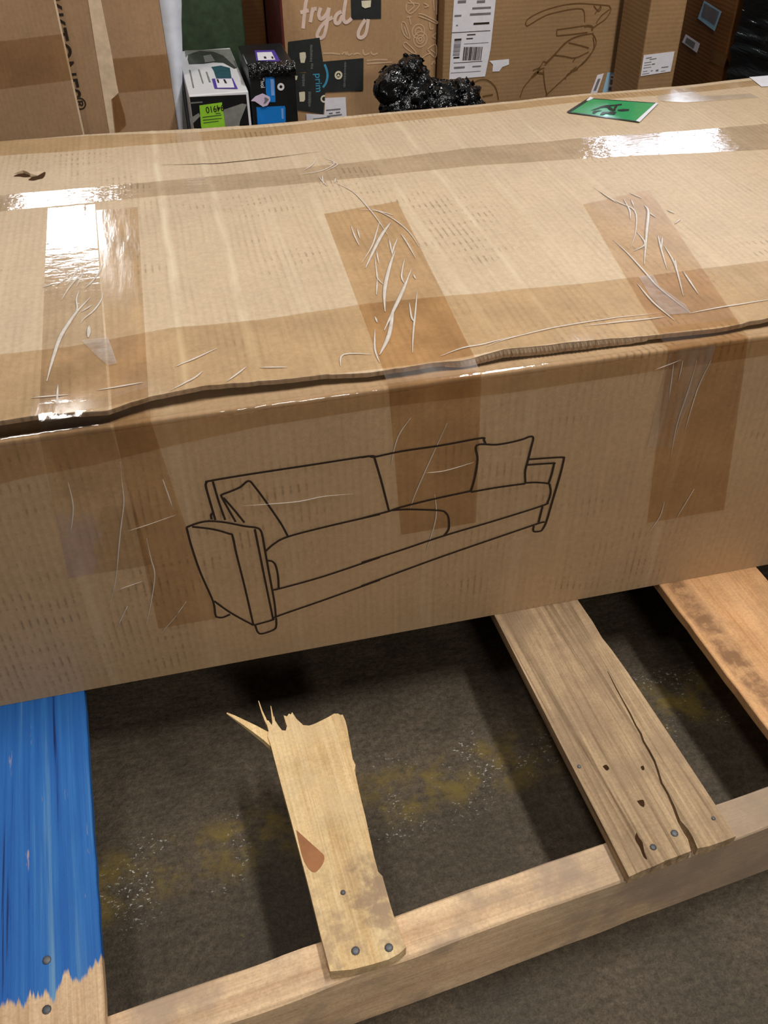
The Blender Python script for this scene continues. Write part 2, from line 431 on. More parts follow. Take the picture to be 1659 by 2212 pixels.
def floor_mat():
    k = NT('stained_concrete')
    x, y, z = k.sep()
    n1 = k.noise(k.pos, 4.0, 6, 0.6); n2 = k.noise(k.pos, 130, 4, 0.7); n3 = k.noise(k.mapping((1.0, 3.2, 1)), 26, 4, 0.6)
    col = k.ramp(n1, [(0.3, lin(62, 55, 43)), (0.5, lin(84, 75, 62)), (0.72, lin(106, 95, 82))])
    fine = k.noise(k.pos, 420, 2, 0.7)
    col = k.mix(0.85, col, k.ramp(n2, [(0.3, (0.45, 0.43, 0.40, 1)), (0.66, (1.25, 1.22, 1.2, 1))]), 'MULTIPLY')
    col = k.mix(0.6, col, k.ramp(fine, [(0.3, (0.5, 0.5, 0.5, 1)), (0.7, (1.4, 1.4, 1.4, 1))]), 'MULTIPLY')
    col = k.mix(0.5, col, k.ramp(n3, [(0.35, (0.6, 0.58, 0.56, 1)), (0.6, (1.05, 1.05, 1.05, 1))]), 'MULTIPLY')
    # remains of a yellow painted line
    c = k.math('SUBTRACT', y, k.math('MULTIPLY_ADD', x, 0.11, -0.185))
    d = k.math('ABSOLUTE', k.math('ADD', c, k.math('MULTIPLY', k.math('SUBTRACT', k.noise(k.pos, 9, 3), 0.5), 0.05)))
    band = k.gray(d, 0.022, 0.062, 1, 0)
    yel = k.math('MULTIPLY', band, k.gray(k.noise(k.pos, 19, 5, 0.7), 0.42, 0.66))
    col = k.mix(k.math('MULTIPLY', yel, 0.7), col, lin(118, 100, 40))
    sp = k.noise(k.mapping((1, 1.5, 1), (0, 0, 0.5)), 150, 4, 0.7)
    spm = k.math('MULTIPLY', k.gray(sp, 0.58, 0.66), k.math('MULTIPLY', k.gray(d, 0.035, 0.085, 1, 0.03), k.gray(k.noise(k.pos, 11, 3), 0.50, 0.62)))
    col = k.mix(spm, col, lin(196, 196, 190))
    yf = k.math('MULTIPLY', k.gray(k.noise(k.pos, 46, 3, 0.6), 0.70, 0.76), 0.6)
    col = k.mix(yf, col, lin(120, 100, 30))
    h = k.math('ADD', n2, n3)
    return k.done(col, k.gray(n1, 0.3, 0.7, 0.55, 0.8), k.bump(h, 0.5, 0.003), 0.3)
M['floor'] = floor_mat()

BA = 90 + 3.27      # heading of the deck boards
SA = 5.88           # heading of the stringers
def stringer_mat():
    k, col, nrm, v, r = wood('stringer_timber', (236, 206, 168), (206, 172, 136), SA, 1.0, 0.8, (172, 150, 130), 60)
    x, y, z = k.sep()
    n = k.noise(k.mapping((3, 9, 9)), 1.0, 4, 0.6)
    g = k.gray(k.math('ADD', x, k.math('MULTIPLY', k.math('SUBTRACT', n, 0.5), 0.5)), 0.22, 0.42, 0, 0.75)   # greyer and darker towards one end
    col = k.mix(g, col, lin(146, 130, 114))
    return k.done(col, r, nrm, 0.2)
M['wood_stringer'] = stringer_mat()
def broken_mat():
    k, col, nrm, v, r = wood('fresh_pine', (238, 212, 164), (200, 162, 108), BA, 0.9, 0.35, (212, 190, 156), 34)
    x, y, z = k.sep()
    d = k.math('ADD', k.math('POWER', k.math('DIVIDE', k.math('SUBTRACT', x, SMX), 0.030), 2.0), k.math('POWER', k.math('DIVIDE', k.math('SUBTRACT', y, SMY), 0.050), 2.0))
    n = k.noise(k.pos, 40, 5, 0.65)
    m = k.math('MULTIPLY', k.gray(d, 0.2, 1.3, 1, 0), k.gray(n, 0.36, 0.6, 0.2, 0.8))
    col = k.mix(m, col, lin(134, 112, 96))                   # dirty smudge
    m2 = k.math('MULTIPLY', k.gray(y, -0.33, -0.38, 0, 1), k.gray(n, 0.40, 0.62, 0, 0.7))
    col = k.mix(m2, col, lin(170, 144, 116))
    return k.done(col, r, nrm, 0.2)
SMX, SMY = [(0.0339,-0.3708)][0]
M['wood_broken'] = broken_mat()
M['wood_fresh'] = wood_mat('splintered_pine', (240, 212, 160), (214, 176, 120), BA, 1.0, 0.0, (0, 0, 0), 60)
M['wood_weathered'] = wood_mat('weathered_oak', (192, 166, 132), (112, 90, 66), BA, 1.25, 0.5, (142, 120, 96), 80)
def orange_mat():
    k, col, nrm, v, rr = wood('reddish_pine', (226, 180, 132), (198, 148, 100), BA, 0.8, 0.35, (166, 132, 100), 22)
    x, y, z = k.sep()
    ac = k.math('ADD', k.math('MULTIPLY', x, 0.9984), k.math('MULTIPLY', y, 0.057))
    n = k.noise(k.mapping((14, 5, 9)), 1.0, 5, 0.65)
    ac = k.math('ADD', ac, k.math('MULTIPLY', k.math('SUBTRACT', n, 0.5), 0.05))
    m = k.math('MULTIPLY', k.gray(ac, 0.580, 0.592), k.gray(ac, 0.606, 0.622, 1, 0))
    m = k.math('MULTIPLY', m, k.gray(k.noise(k.pos, 30, 4, 0.7), 0.34, 0.6, 0.2, 0.8))
    col = k.mix(m, col, lin(120, 88, 64))                       # bark-stained streak along the wane
    return k.done(col, rr, nrm, 0.2)
M['wood_orange'] = orange_mat()

def blue_mat():
    k, col, nrm, v, r = wood('blue_painted_pine', (224, 194, 156), (176, 140, 104), BA, 0.9, 0.2, (190, 160, 130), 60)
    u = k.sep(v)                       # u.x along the board, u.y across
    w2 = k.n.new('ShaderNodeMapping'); k.link(v, w2.inputs[0]); w2.inputs['Scale'].default_value = (1.6, 95, 1)
    g = k.noise(w2.outputs[0], 1.0, 4, 0.6)
    w3 = k.n.new('ShaderNodeMapping'); k.link(v, w3.inputs[0]); w3.inputs['Scale'].default_value = (9, 60, 1)
    g3 = k.noise(w3.outputs[0], 1.0, 4, 0.65)
    blue = k.ramp(g, [(0.34, lin(10, 46, 104)), (0.39, lin(30, 94, 172)), (0.60, lin(44, 110, 182)), (0.74, lin(100, 146, 186))])
    blue = k.mix(0.5, blue, k.ramp(g3, [(0.35, (0.7, 0.75, 0.85, 1)), (0.6, (1, 1, 1, 1))]), 'MULTIPLY')
    # paint stops short of the near end, and is worn through along the grain
    edge = k.math('ADD', u[0], k.math('MULTIPLY', k.math('SUBTRACT', g, 0.5), 0.10))
    x, y, z = k.sep()
    edge = k.math('ADD', y, k.math('MULTIPLY', k.math('SUBTRACT', g, 0.5), 0.07))
    edge = k.math('SUBTRACT', edge, k.math('MULTIPLY', x, 0.30))
    painted = k.gray(edge, -0.303, -0.296)
    worn = k.math('MULTIPLY', k.gray(g3, 0.66, 0.72), k.gray(y, -0.05, -0.42, 0.25, 1.0))
    painted = k.math('SUBTRACT', painted, worn, 0, True)
    col = k.mix(painted, col, blue)
    return k.done(col, 0.6, nrm, 0.3)
M['wood_blue'] = blue_mat()

# ------------------------------------------------------------------ the setting: floor
fl = add('floor', [(-9, -7, 0), (11, -7, 0), (11, 12, 0), (-9, 12, 0), (-9, -7, -0.1), (11, -7, -0.1), (11, 12, -0.1), (-9, 12, -0.1)],
         [(0, 1, 2, 3), (4, 7, 6, 5), (0, 4, 5, 1), (1, 5, 6, 2), (2, 6, 7, 3), (3, 7, 4, 0)], M['floor'])
fl['kind'] = 'structure'; fl['label'] = 'dark stained concrete warehouse floor with traces of yellow paint'

def slab(name, x0, x1, y0, y1, z0, z1, label):
    V, F = box_vf(x0, x1, y0, y1, z0, z1); o = add(name, V, F, M['wall']); o['kind'] = 'structure'; o['label'] = label
M['wall'] = plain('painted_block_wall', (150, 146, 138), 0.8, 0.2, 0.08)
slab('wall_back', -8.8, 10.8, 11.6, 11.8, 0, 6, 'plain far wall of the warehouse')
slab('wall_left', -8.8, -8.6, -6.8, 11.6, 0, 6, 'plain left wall of the warehouse')
slab('wall_right', 10.6, 10.8, -6.8, 11.6, 0, 6, 'plain right wall of the warehouse')
slab('wall_front', -8.6, 10.6, -6.8, -6.6, 0, 6, 'plain near wall of the warehouse')

# ------------------------------------------------------------------ pallet
pallet = empty('wooden_pallet', (0.15, 0.2, 0.0), 'worn wooden pallet with a broken slat and one blue board under the long carton', 'pallet')
BY = math.radians(-3.2668); SY = math.radians(-5.8814)
bd = Vector((math.sin(BY), math.cos(BY), 0)); bn = Vector((math.cos(BY), -math.sin(BY), 0))
sd = Vector((math.cos(SY), -math.sin(SY), 0)); sn = Vector((math.sin(SY), math.cos(SY), 0))
TH = 0.017

def rough_outline(pts, amp, step=0.02, seed=0):
    rnd = random.Random(seed); out = []
    n = len(pts)
    for i in range(n):
        a = Vector(pts[i]); b = Vector(pts[(i + 1) % n]); m = max(1, int((b - a).length / step))
        for s in range(m):
            p = a.lerp(b, s / m)
            if s: p = p + Vector((rnd.uniform(-amp, amp), rnd.uniform(-amp, amp)))
            out.append((p.x, p.y))
    return out

flat = lambda u, v, w: (u, v, w)
def stringer(c, label):
    prof = [(0, 0), (0.0497, 0), (0.0497, 0.119), (0.0475, 0.122), (0.0025, 0.122), (0.0, 0.119)]
    V, F = [], []
    N = 60; s0, s1 = -0.470, 0.80
    for i in range(N + 1):
        s = s0 + (s1 - s0) * i / N
        for j, (a, z) in enumerate(prof):
            wob = 0.0016 * noise.noise(Vector((s * 14, j * 3.1, c * 9)))
            p = sn * (c - a + wob) + sd * s
            V.append((p.x, p.y, z + (wob if z > 0.1 else 0)))
    k = len(prof)
    for i in range(N):
        for j in range(k):
            j2 = (j + 1) % k; F.append((i * k + j, i * k + j2, (i + 1) * k + j2, (i + 1) * k + j))
    F.append(tuple(range(k - 1, -1, -1))); F.append(tuple(N * k + j for j in range(k)))
    o = add('stringer', V, F, M['wood_stringer'], pallet)
    if label: o['label'] = label
    return o
st1 = stringer(-0.4002, 'partly grey pine stringer along the near edge')
stringer(0.30, None); stringer(0.76, None)

def board(pts, mat, label, amp=0.0006, seed=0, lift=0.0):
    V, F = prism(rough_outline(pts, amp, 0.025, seed), Z0 - TH + 0.0003, Z0 - 0.0004 + lift, flat)
    o = add('deck_board', V, F, mat, pallet)
    if label: o['label'] = label
    return bevel(o, 0.0012, 1)

def strip_pts(o0, o1, near0, near1, far):
    """board outline from its two side offsets and its near and far ends"""
    def P(o, y):
        t = (y - (bn * o).y) / bd.y; p = bn * o + bd * t; return (p.x, p.y)
    return [P(o0, near0), P(o1, near1), P(o1, far), P(o0, far)]

b_blue = board(strip_pts(-0.424, -0.2807, -0.478, -0.464, 0.78), M['wood_blue'], 'blue painted deck board with bare near end', 0.0005, 1)
b_orange = board(strip_pts(0.5717, 0.7343, -0.385, -0.368, 0.85), M['wood_orange'], 'reddish pine deck board at the right', 0.0008, 2)

# weathered board: cracked from the near end
wl = [(0.3083,-0.0036), (0.3137,-0.1266), (0.3193,-0.2562), (0.3245,-0.3666), (0.3268,-0.4244)]
wr = [(0.4708,-0.4071), (0.4663,-0.3372), (0.4608,-0.2587), (0.4561,-0.1951), (0.4521,-0.142), (0.4481,-0.1045), (0.444,-0.0801), (0.4433,-0.0465), (0.4393,-0.0019)]
crack_l = [(0.4105,-0.4119), (0.4141,-0.397), (0.413,-0.3875), (0.4129,-0.3737), (0.4159,-0.3533), (0.4175,-0.3353), (0.4168,-0.3204), (0.4201,-0.3047), (0.4226,-0.2892), (0.4228,-0.2729), (0.4222,-0.2581), (0.424,-0.246), (0.4235,-0.2331), (0.4244,-0.2141), (0.4245,-0.1921), (0.4247,-0.1663), (0.4259,-0.139)]
crack_r = [(0.4268,-0.1384), (0.4263,-0.1658), (0.4264,-0.191), (0.4269,-0.2132), (0.4259,-0.2322), (0.427,-0.2452), (0.4251,-0.2574), (0.4258,-0.2721), (0.4255,-0.2885), (0.423,-0.304), (0.4197,-0.3197), (0.4203,-0.3347), (0.4192,-0.3528), (0.4169,-0.3728), (0.4203,-0.3849), (0.421,-0.3963), (0.4195,-0.4105)]
far_r = strip_pts(0.3036, 0.4434, 0, 0, 0.83)
wout = wl + [(0.3438,-0.421), (0.3584,-0.4193), (0.3775,-0.4158)] + crack_l + crack_r + [(0.4327,-0.4113), (0.4527,-0.4095)] + wr + [far_r[2], far_r[3]]
V, F = prism(wout, Z0 - TH + 0.0003, Z0 - 0.0004, flat)
b_weath = add('deck_board', V, F, M['wood_weathered'], pallet)
b_weath['label'] = 'grey weathered deck board split by a long crack'

# broken board: splintered stump nailed to the near stringer
bo = [(-0.0244,-0.4474), (-0.0276,-0.402), (-0.0309,-0.3438), (-0.0366,-0.2655), (-0.0413,-0.2072), (-0.0455,-0.1466)] + [(-0.0474,-0.1343), (-0.045,-0.1259), (-0.0458,-0.1136), (-0.0458,-0.1089), (-0.0428,-0.1097), (-0.0397,-0.1181), (-0.0366,-0.1096), (-0.0345,-0.104), (-0.0344,-0.1117), (-0.031,-0.1218), (-0.0278,-0.1294), (-0.0232,-0.1312), (-0.0203,-0.1244), (-0.0218,-0.1102), (-0.0219,-0.1063), (-0.0179,-0.1088), (-0.0148,-0.1049), (-0.0126,-0.107), (-0.0102,-0.1037), (-0.0065,-0.1155), (0.0007,-0.128), (0.0083,-0.1306), (0.0159,-0.1294), (0.0252,-0.1263), (0.0345,-0.1232), (0.044,-0.1193), (0.0488,-0.1205), (0.0519,-0.1236), (0.0545,-0.1234), (0.0561,-0.1339), (0.0561,-0.1461)] + [(0.0549,-0.1668), (0.0532,-0.1954), (0.0549,-0.2043), (0.052,-0.212), (0.0515,-0.2366), (0.0511,-0.2572), (0.0513,-0.2774), (0.0506,-0.3012), (0.0499,-0.3314), (0.0503,-0.3508), (0.0538,-0.3569), (0.054,-0.3672), (0.0548,-0.3952), (0.0563,-0.4212), (0.0599,-0.4418)] + [(0.0509,-0.4467), (0.0389,-0.4498), (0.0185,-0.4508), (-0.0016,-0.4509)]
V, F = prism(bo, Z0 - TH + 0.0003, Z0 - 0.0004, flat)
b_brok = add('deck_board', V, F, M['wood_broken'], pallet)
b_brok['label'] = 'short pale pine stump of a snapped deck board'
# loose splinter sticking out at the break, and two needles
def spike(px, w0, w1, z0, z1):
    p = px; V = []
    n = len(p)
    for i, q in enumerate(p):
        a = Vector(p[max(i - 1, 0)]); b = Vector(p[min(i + 1, n - 1)]); d = (b - a).normalized(); m = Vector((-d.y, d.x))
        t = i / (n - 1); w = w0 + (w1 - w0) * t; z = z0 + (z1 - z0) * t; h = 0.010 * (1 - t) + 0.0015
        for s in (-1, 1):
            for zz in (z, z - h):
                c = Vector(q) + m * s * w / 2; V.append((c.x, c.y, zz))
    F = []
    for i in range(n - 1):
        b = 4 * i; c = b + 4
        F += [(b, b + 2, c + 2, c), (b + 1, c + 1, c + 3, b + 3), (b, c, c + 1, b + 1), (b + 2, b + 3, c + 3, c + 2)]
    F += [(0, 1, 3, 2), (4 * n - 4, 4 * n - 2, 4 * n - 1, 4 * n - 3)]
    return V, F
spl = []
spl.append(spike([(-0.0391,-0.1438), (-0.049,-0.1324), (-0.0624,-0.1186), (-0.0733,-0.1083), (-0.0866,-0.0959), (-0.0951,-0.0891)], 0.016, 0.0015, Z0 - 0.004, Z0 + 0.006))
spl.append(spike([(-0.0421,-0.1221), (-0.0464,-0.1088), (-0.0495,-0.0956), (-0.0515,-0.0825)], 0.004, 0.0008, Z0 - 0.004, Z0 + 0.01))
spl.append(spike([(-0.0367,-0.1188), (-0.0368,-0.1065), (-0.0367,-0.0932)], 0.004, 0.0008, Z0 - 0.005, Z0 + 0.008))
V, F = join_vf(spl)
add('splinter', V, F, M['wood_fresh'], b_brok)
# the far half of the snapped board, still nailed down under the carton
stub = strip_pts(-0.0515, 0.0365, 0.10, 0.13, 0.80)
board(stub, M['wood_broken'], None, 0.002, 5)

def nail(x, y, parent, r=0.0045):
    V, F = [], []
    n = 10
    for z, rr in ((Z0 - 0.003, r * 0.5), (Z0 - 0.0002, r), (Z0 + 0.0008, r * 0.95), (Z0 + 0.0014, r * 0.5)):
        for k in range(n): V.append((x + rr * math.cos(2 * math.pi * k / n), y + rr * math.sin(2 * math.pi * k / n), z))
    for i in range(3):
        for k in range(n): F.append((i * n + k, i * n + (k + 1) % n, (i + 1) * n + (k + 1) % n, (i + 1) * n + k))
    F.append(tuple(range(n - 1, -1, -1))); F.append(tuple(3 * n + k for k in range(n)))
    add('nail', V, F, M['nail'], parent, smooth=True)
for p in [(0.0062,-0.4328), (0.0418,-0.4379)]: nail(p[0], p[1], b_brok, 0.0048)
for p in [(0.0061,-0.3657)]: nail(p[0], p[1], b_brok, 0.003)
for p in [(0.4021,-0.3867)]: nail(p[0], p[1], b_weath, 0.0045)
for p in [(0.3697,-0.3972)]: nail(p[0], p[1], b_weath, 0.004)
for p in [(0.3283,-0.2739), (0.4563,-0.3799)]: nail(p[0], p[1], b_weath, 0.0025)
for p in [(-0.3168,-0.3647), (-0.3149,-0.4167)]: nail(p[0], p[1], b_blue, 0.0048)

up = lambda z: (lambda u, v, w: (u, v, z + w))
deck = up(Z0)
def patch(name, pts, place, off, mat, parent, th=0.0003, smooth=0):
    p = smooth_line(list(pts) + [pts[0]], smooth)[:-1] if smooth else pts
    V, F = prism(p, off, off + th, place)
    return add(name, V, F, mat, parent)
patch('knot', [(-0.0327,-0.2765), (-0.0291,-0.2818), (-0.0203,-0.295), (-0.0107,-0.3095), (-0.0065,-0.3165), (-0.0085,-0.3243), (-0.0146,-0.331), (-0.0206,-0.3342), (-0.0262,-0.3294), (-0.0305,-0.3166), (-0.0321,-0.2994)], deck, -0.0004, M['knot'], b_brok, 0.0006, 4)
# rotten pits in the weathered board, sunk as dark slots
pit = plain('rotten_wood', (58, 38, 22), 0.9, 0.1, 0.3)
for pts in ([(0.3591,-0.375), (0.3591,-0.3812), (0.3602,-0.3888), (0.3572,-0.4001), (0.3563,-0.4094), (0.3536,-0.4052), (0.3545,-0.3935), (0.3538,-0.3824)], [(0.3574,-0.2803), (0.3627,-0.2795), (0.3639,-0.2854), (0.3594,-0.2871)], [(0.4034,-0.2923), (0.4074,-0.2919), (0.4062,-0.2972), (0.4031,-0.2971)], [(0.3778,-0.3362), (0.386,-0.3369), (0.3832,-0.3454), (0.3794,-0.3431)]):
    patch('rot_pit', pts, deck, -0.0008, pit, b_weath, 0.0008, 3)

# ------------------------------------------------------------------ long carton
carton = empty('sofa_carton', (0.45, 0.49, Z0), 'long taped cardboard carton printed with an outline drawing of a sofa', 'carton')
X0, X1, DY = -0.60, 1.50, 0.98
SAG = [(-0.6, .001), (-0.35, .002), (-0.2, 0.0), (0.005, -.007), (0.165, -.009), (0.52, -.006), (0.79, -.004), (1.0, -.004), (1.17, .001), (1.5, .0)]
EDGE = [(-0.6, .022), (-0.282, .025), (-0.241, .026), (-0.166, .019), (-0.137, .031), (-0.116, .037), (-0.053, .044), (0.005, .039), (0.081, .035), (0.134, .026), (0.214, .028), (0.247, .025), (0.308, .034), (0.367, .031), (0.426, .030), (0.478, .026), (0.509, .025), (0.578, .021), (0.652, .029), (1.5, .024)]
LIFT = [(-0.6, .007), (-0.2, .006), (-0.15, .003), (0.1, .001), (0.22, .001), (0.30, .006), (0.38, .006), (0.46, .002), (0.6, .001), (1.5, .002)]
def ye(x): return lerp_table(EDGE, x) + 0.0012 * noise.noise(Vector((x * 60, 3, 0)))
def zt(x, y):
    z = HT + lerp_table(SAG, x) * min(1.0, max(0, y / DY)) ** 2
    e = max(0.0, 1 - (y - ye(x)) / 0.07)
    z += lerp_table(LIFT, x) * e * e * 0.6
    z += 0.0016 * noise.noise(Vector((x * 5, y * 4, 1.3))) + 0.0006 * noise.noise(Vector((x * 22, y * 9, 4.0)))
    for p, w, s in TOP_LINES:
        q = (x - p) / 0.004
        if abs(q) < 3: z += 0.0007 * s * math.exp(-q * q)
    b = max(0.0, (y - DY + 0.012) / 0.012)
    return z - 0.006 * b * b
def yf(x, z):
    t = (z - Z0) / (H - Z0)
    return -0.0015 * math.sin(math.pi * min(1, max(0, t))) + 0.0009 * noise.noise(Vector((x * 6, 2.2, z * 7))) * math.sin(math.pi * min(1, max(0, t)))

# body: front wall with rounded crease and shoulder, side walls, back wall and bottom
NX = 260
rows = []
NZ = 44
prof = [('f', Z0 + (H - 0.004 - Z0) * i / NZ) for i in range(NZ + 1)]
prof += [('p', 0.0002, H - 0.002), ('p', 0.0012, H - 0.0006), ('p', 0.003, H), ('p', 0.010, H - 0.0015), ('p', 0.022, H - 0.004), ('p', 0.045, H - 0.008), ('p', 0.09, H - 0.012)]
V, F = [], []
for i in range(NX + 1):
    x = X0 + (X1 - X0) * i / NX
    for q in prof:
        if q[0] == 'f': V.append((x, yf(x, q[1]), q[1] + (0.0012 * noise.noise(Vector((x * 9, 0, 7))) if q[1] > Z0 + .4 else 0)))
        else:
            V.append((x, q[1], q[2] - (lerp_table([(-0.22, .012), (-0.12, .004), (0.1, .001)], x) * min(1, q[1] / .03)) + 0.0016 * noise.noise(Vector((x * 11, 0, 7))) + 0.0005 * noise.noise(Vector((x * 70, 0, 1)))))
k = len(prof)
for i in range(NX):
    for j in range(k - 1):
        F.append((i * k + j, (i + 1) * k + j, (i + 1) * k + j + 1, i * k + j + 1))
b = len(V)
V += [(X0, DY, Z0), (X0, DY, HT - .012), (X1, DY, Z0), (X1, DY, HT - .012), (X0, 0.09, H - .006), (X1, 0.09, H - .006)]
F += [(b, b + 1, b + 3, b + 2)]
F += [tuple(range(0, k)) + (b + 1, b)]
F += [tuple(NX * k + j for j in range(k - 1, -1, -1)) + (b + 2, b + 3)]
F += [(0, b, b + 2, NX * k)]
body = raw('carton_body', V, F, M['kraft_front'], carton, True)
for p in body.data.polygons:
    if len(p.vertices) > 4 or p.index >= len(F) - 4: p.use_smooth = False

# top flap sheet
V, F = [], []
NX, NY = 420, 150
for i in range(NX + 1):
    x = X0 + (X1 - X0) * i / NX
    y0 = ye(x)
    col = []
    for j in range(NY + 1):
        y = y0 + (DY - y0) * (j / NY); col.append((x, y, zt(x, y)))
    under = [(x, y0 + 0.05, zt(x, y0 + 0.05) - 0.0062), (x, y0 + 0.0004, zt(x, y0) - 0.0062), (x, y0 - 0.0002, zt(x, y0) - 0.0015)]
    V += under + col + [(x, DY + 0.0005, zt(x, DY) - 0.012)]
k = NY + 5
for i in range(NX):
    for j in range(k - 1): F.append((i * k + j, (i + 1) * k + j, (i + 1) * k + j + 1, i * k + j + 1))
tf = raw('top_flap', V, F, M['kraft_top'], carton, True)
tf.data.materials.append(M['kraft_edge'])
for p in tf.data.polygons:
    if p.index % (k - 1) in (0, 1, 2): p.material_index = 1; p.use_smooth = False

# ragged corrugated cut edge where the flap lifts
V, F = [], []
n = 150
for i in range(n + 1):
    x = 0.225 + (0.485 - 0.225) * i / n
    y0 = ye(x); op = math.sin(math.pi * i / n) ** 0.6
    zb = zt(x, y0) - 0.0062
    dip = -0.006 * op * (1 if i < 95 else 1)
    fl_ = 0.0011 * math.sin(i * 2.1) + 0.0008 * noise.noise(Vector((i * 0.7, 0, 0)))
    V += [(x, y0 - 0.0004, zt(x, y0) - 0.001), (x, y0 - 0.0022 * op + fl_ * op, (zt(x, y0) - 0.001 + zb + dip) / 2), (x, y0 - 0.0008 + fl_ * op * 0.6, zb + dip), (x, y0 + 0.014, zb)]
for i in range(n):
    for j in range(3): F.append((i * 4 + j, (i + 1) * 4 + j, (i + 1) * 4 + j + 1, i * 4 + j + 1))
e = raw('corrugated_edge', V, F, M['kraft_edge'], carton, False); e['label'] = 'torn corrugated edge of the top flap'

# ---- tape
def on_top(u, v, w): return (u, v, zt(u, v) + 0.0005 + w)
def on_front(u, v, w): return (u, yf(u, v) - 0.0005 - w, v)
def poly_fill(pts, place, step=0.02, off=0.0):
    """fill a 2D outline with a fine grid so it hugs the surface below"""
    bm = bmesh.new()
    vs = [bm.verts.new((p[0], p[1], 0)) for p in pts]
    f = bm.faces.new(vs)
    xs = [p[0] for p in pts]; ys = [p[1] for p in pts]
    for ax, lo, hi in ((0, min(xs), max(xs)), (1, min(ys), max(ys))):
        c = lo + step
        while c < hi:
            co = Vector((c, 0, 0)) if ax == 0 else Vector((0, c, 0)); no = Vector((1, 0, 0)) if ax == 0 else Vector((0, 1, 0))
            bmesh.ops.bisect_plane(bm, geom=bm.verts[:] + bm.edges[:] + bm.faces[:], dist=1e-6, plane_co=co, plane_no=no)
            c += step
    bmesh.ops.triangulate(bm, faces=bm.faces[:])
    bm.verts.ensure_lookup_table(); bm.verts.index_update()
    V = [place(v.co.x, v.co.y, off) for v in bm.verts]; F = [tuple(v.index for v in q.verts) for q in bm.faces]
    bm.free(); return V, F
def tape_poly(name, pts, place, mat, off=0.0, step=0.02):
    V, F = poly_fill(pts, place, step, off)
    return raw(name, V, F, mat, carton, True)

def tape_over(name, xl, xr, ytop, zbot, mat, off=0.0, slant=0.0, cols=14):
    """strip that comes down the top, bridges the flap edge and runs down the front; xl/xr are the strip's sides at the top end, the edge and the bottom"""
    V, F = [], []
    rows_ = [('t', i / 24) for i in range(25)] + [('b', 0), ('b', 1)] + [('d', i / 16) for i in range(17)]
    for kind, t in rows_:
        for c in range(cols + 1):
            s = c / cols
            if kind == 't':
                l = xl[0] + (xl[1] - xl[0]) * t; r = xr[0] + (xr[1] - xr[0]) * t; x = l + (r - l) * s
                yy = ytop + slant * (s - 0.5); y = yy + (ye(x) - 0.0005 - yy) * t
                V.append((x, y, zt(x, max(y, ye(x))) + 0.0006 + off))
            elif kind == 'b':
                x = xl[1] + (xr[1] - xl[1]) * s
                if t == 0: V.append((x, ye(x) - 0.004, zt(x, ye(x)) - 0.003))
                else: V.append((x, 0.0008, H + 0.0016))
            else:
                l = xl[1] + (xl[2] - xl[1]) * t; r = xr[1] + (xr[2] - xr[1]) * t; x = l + (r - l) * s
                z = H - 0.004 + (zbot - H + 0.004) * t
                V.append((x, yf(x, z) - 0.0007 - off, z))
    n = cols + 1
    for i in range(len(rows_) - 1):
        for c in range(cols): F.append((i * n + c, i * n + c + 1, (i + 1) * n + c + 1, (i + 1) * n + c))
    return raw(name, V, F, mat, carton, True)

tape_poly('tape_strip', [(-0.3435,0.8899), (-0.2239,0.8822), (-0.0011,0.8956), (0.2955,0.899), (0.6158,0.9163), (0.8644,0.9229), (1.1784,0.9122), (1.2011,0.9502), (0.7782,0.9558), (0.3439,0.9542), (0.003,0.9474), (-0.3494,0.9706)], on_top, M['tape'])
T4 = [(-0.3723,0.6976), (-0.2349,0.6977), (-0.0929,0.702), (0.0941,0.7092), (0.2562,0.7118), (0.4616,0.7241), (0.6811,0.7209), (0.8592,0.7098), (1.0921,0.7014)]
T4b = [(1.0151,0.5766), (0.8037,0.5992), (0.64,0.6215), (0.4361,0.6411), (0.2406,0.6375), (0.0842,0.6343), (-0.0956,0.6369), (-0.233,0.63), (-0.3656,0.6271)]
tape_poly('tape_strip', T4 + T4b, on_top, M['tape_seam'], 0.0003)
T6 = [(-0.3126,0.1788), (-0.2095,0.1773), (-0.0882,0.1923), (0.0253,0.1867), (0.1722,0.1938), (0.3153,0.1851), (0.3604,0.1845), (0.4798,0.1774), (0.6123,0.1762), (0.7674,0.175)]
tape_poly('tape_strip', T6 + [(x, ye(x) + 0.0005) for x in (0.66, 0.6, 0.5, 0.4, 0.3, 0.2, 0.1, 0.0, -0.1, -0.2, -0.29)], on_top, M['tape'], 0.0002)
fb = [(-0.3097,0.5019), (-0.2652,0.5078), (-0.1927,0.5112), (-0.0983,0.5226), (-0.0026,0.5311), (0.1557,0.5337), (0.299,0.5288), (0.4873,0.5306), (0.6571,0.5301)]
tape_poly('tape_strip', fb + [(x, H - 0.005) for x in (0.66, 0.5, 0.3, 0.1, -0.1, -0.30)], on_front, M['tape_front'], 0.0001, 0.03)
tl = [(-0.2512,0.6234), (-0.1794,0.5989), (-0.2388,0.0665), (-0.1634,0.0282)]
tape_over('tape_strip', (tl[0][0], tl[2][0], -0.255), (tl[1][0], tl[3][0], -0.155), tl[0][1], 0.35, M['tape_gloss'], 0.0006)
tl2 = [(-0.1773,0.5984), (-0.1134,0.5873), (-0.1602,0.0087), (-0.1198,0.0268)]
tape_over('tape_strip', (tl2[0][0], tl2[2][0], -0.165), (tl2[1][0], tl2[3][0], -0.088), tl2[0][1], 0.235, M['tape'], 0.0004)
tc = [(0.1674,0.4989), (0.2897,0.52)]
tape_over('tape_strip', (tc[0][0], 0.150, 0.165), (tc[1][0], 0.262, 0.268), tc[0][1] + 0.01, 0.33, M['tape_amber'], 0.0004, 0.02)
tr = [(0.5677,0.4317), (0.695,0.4673)]
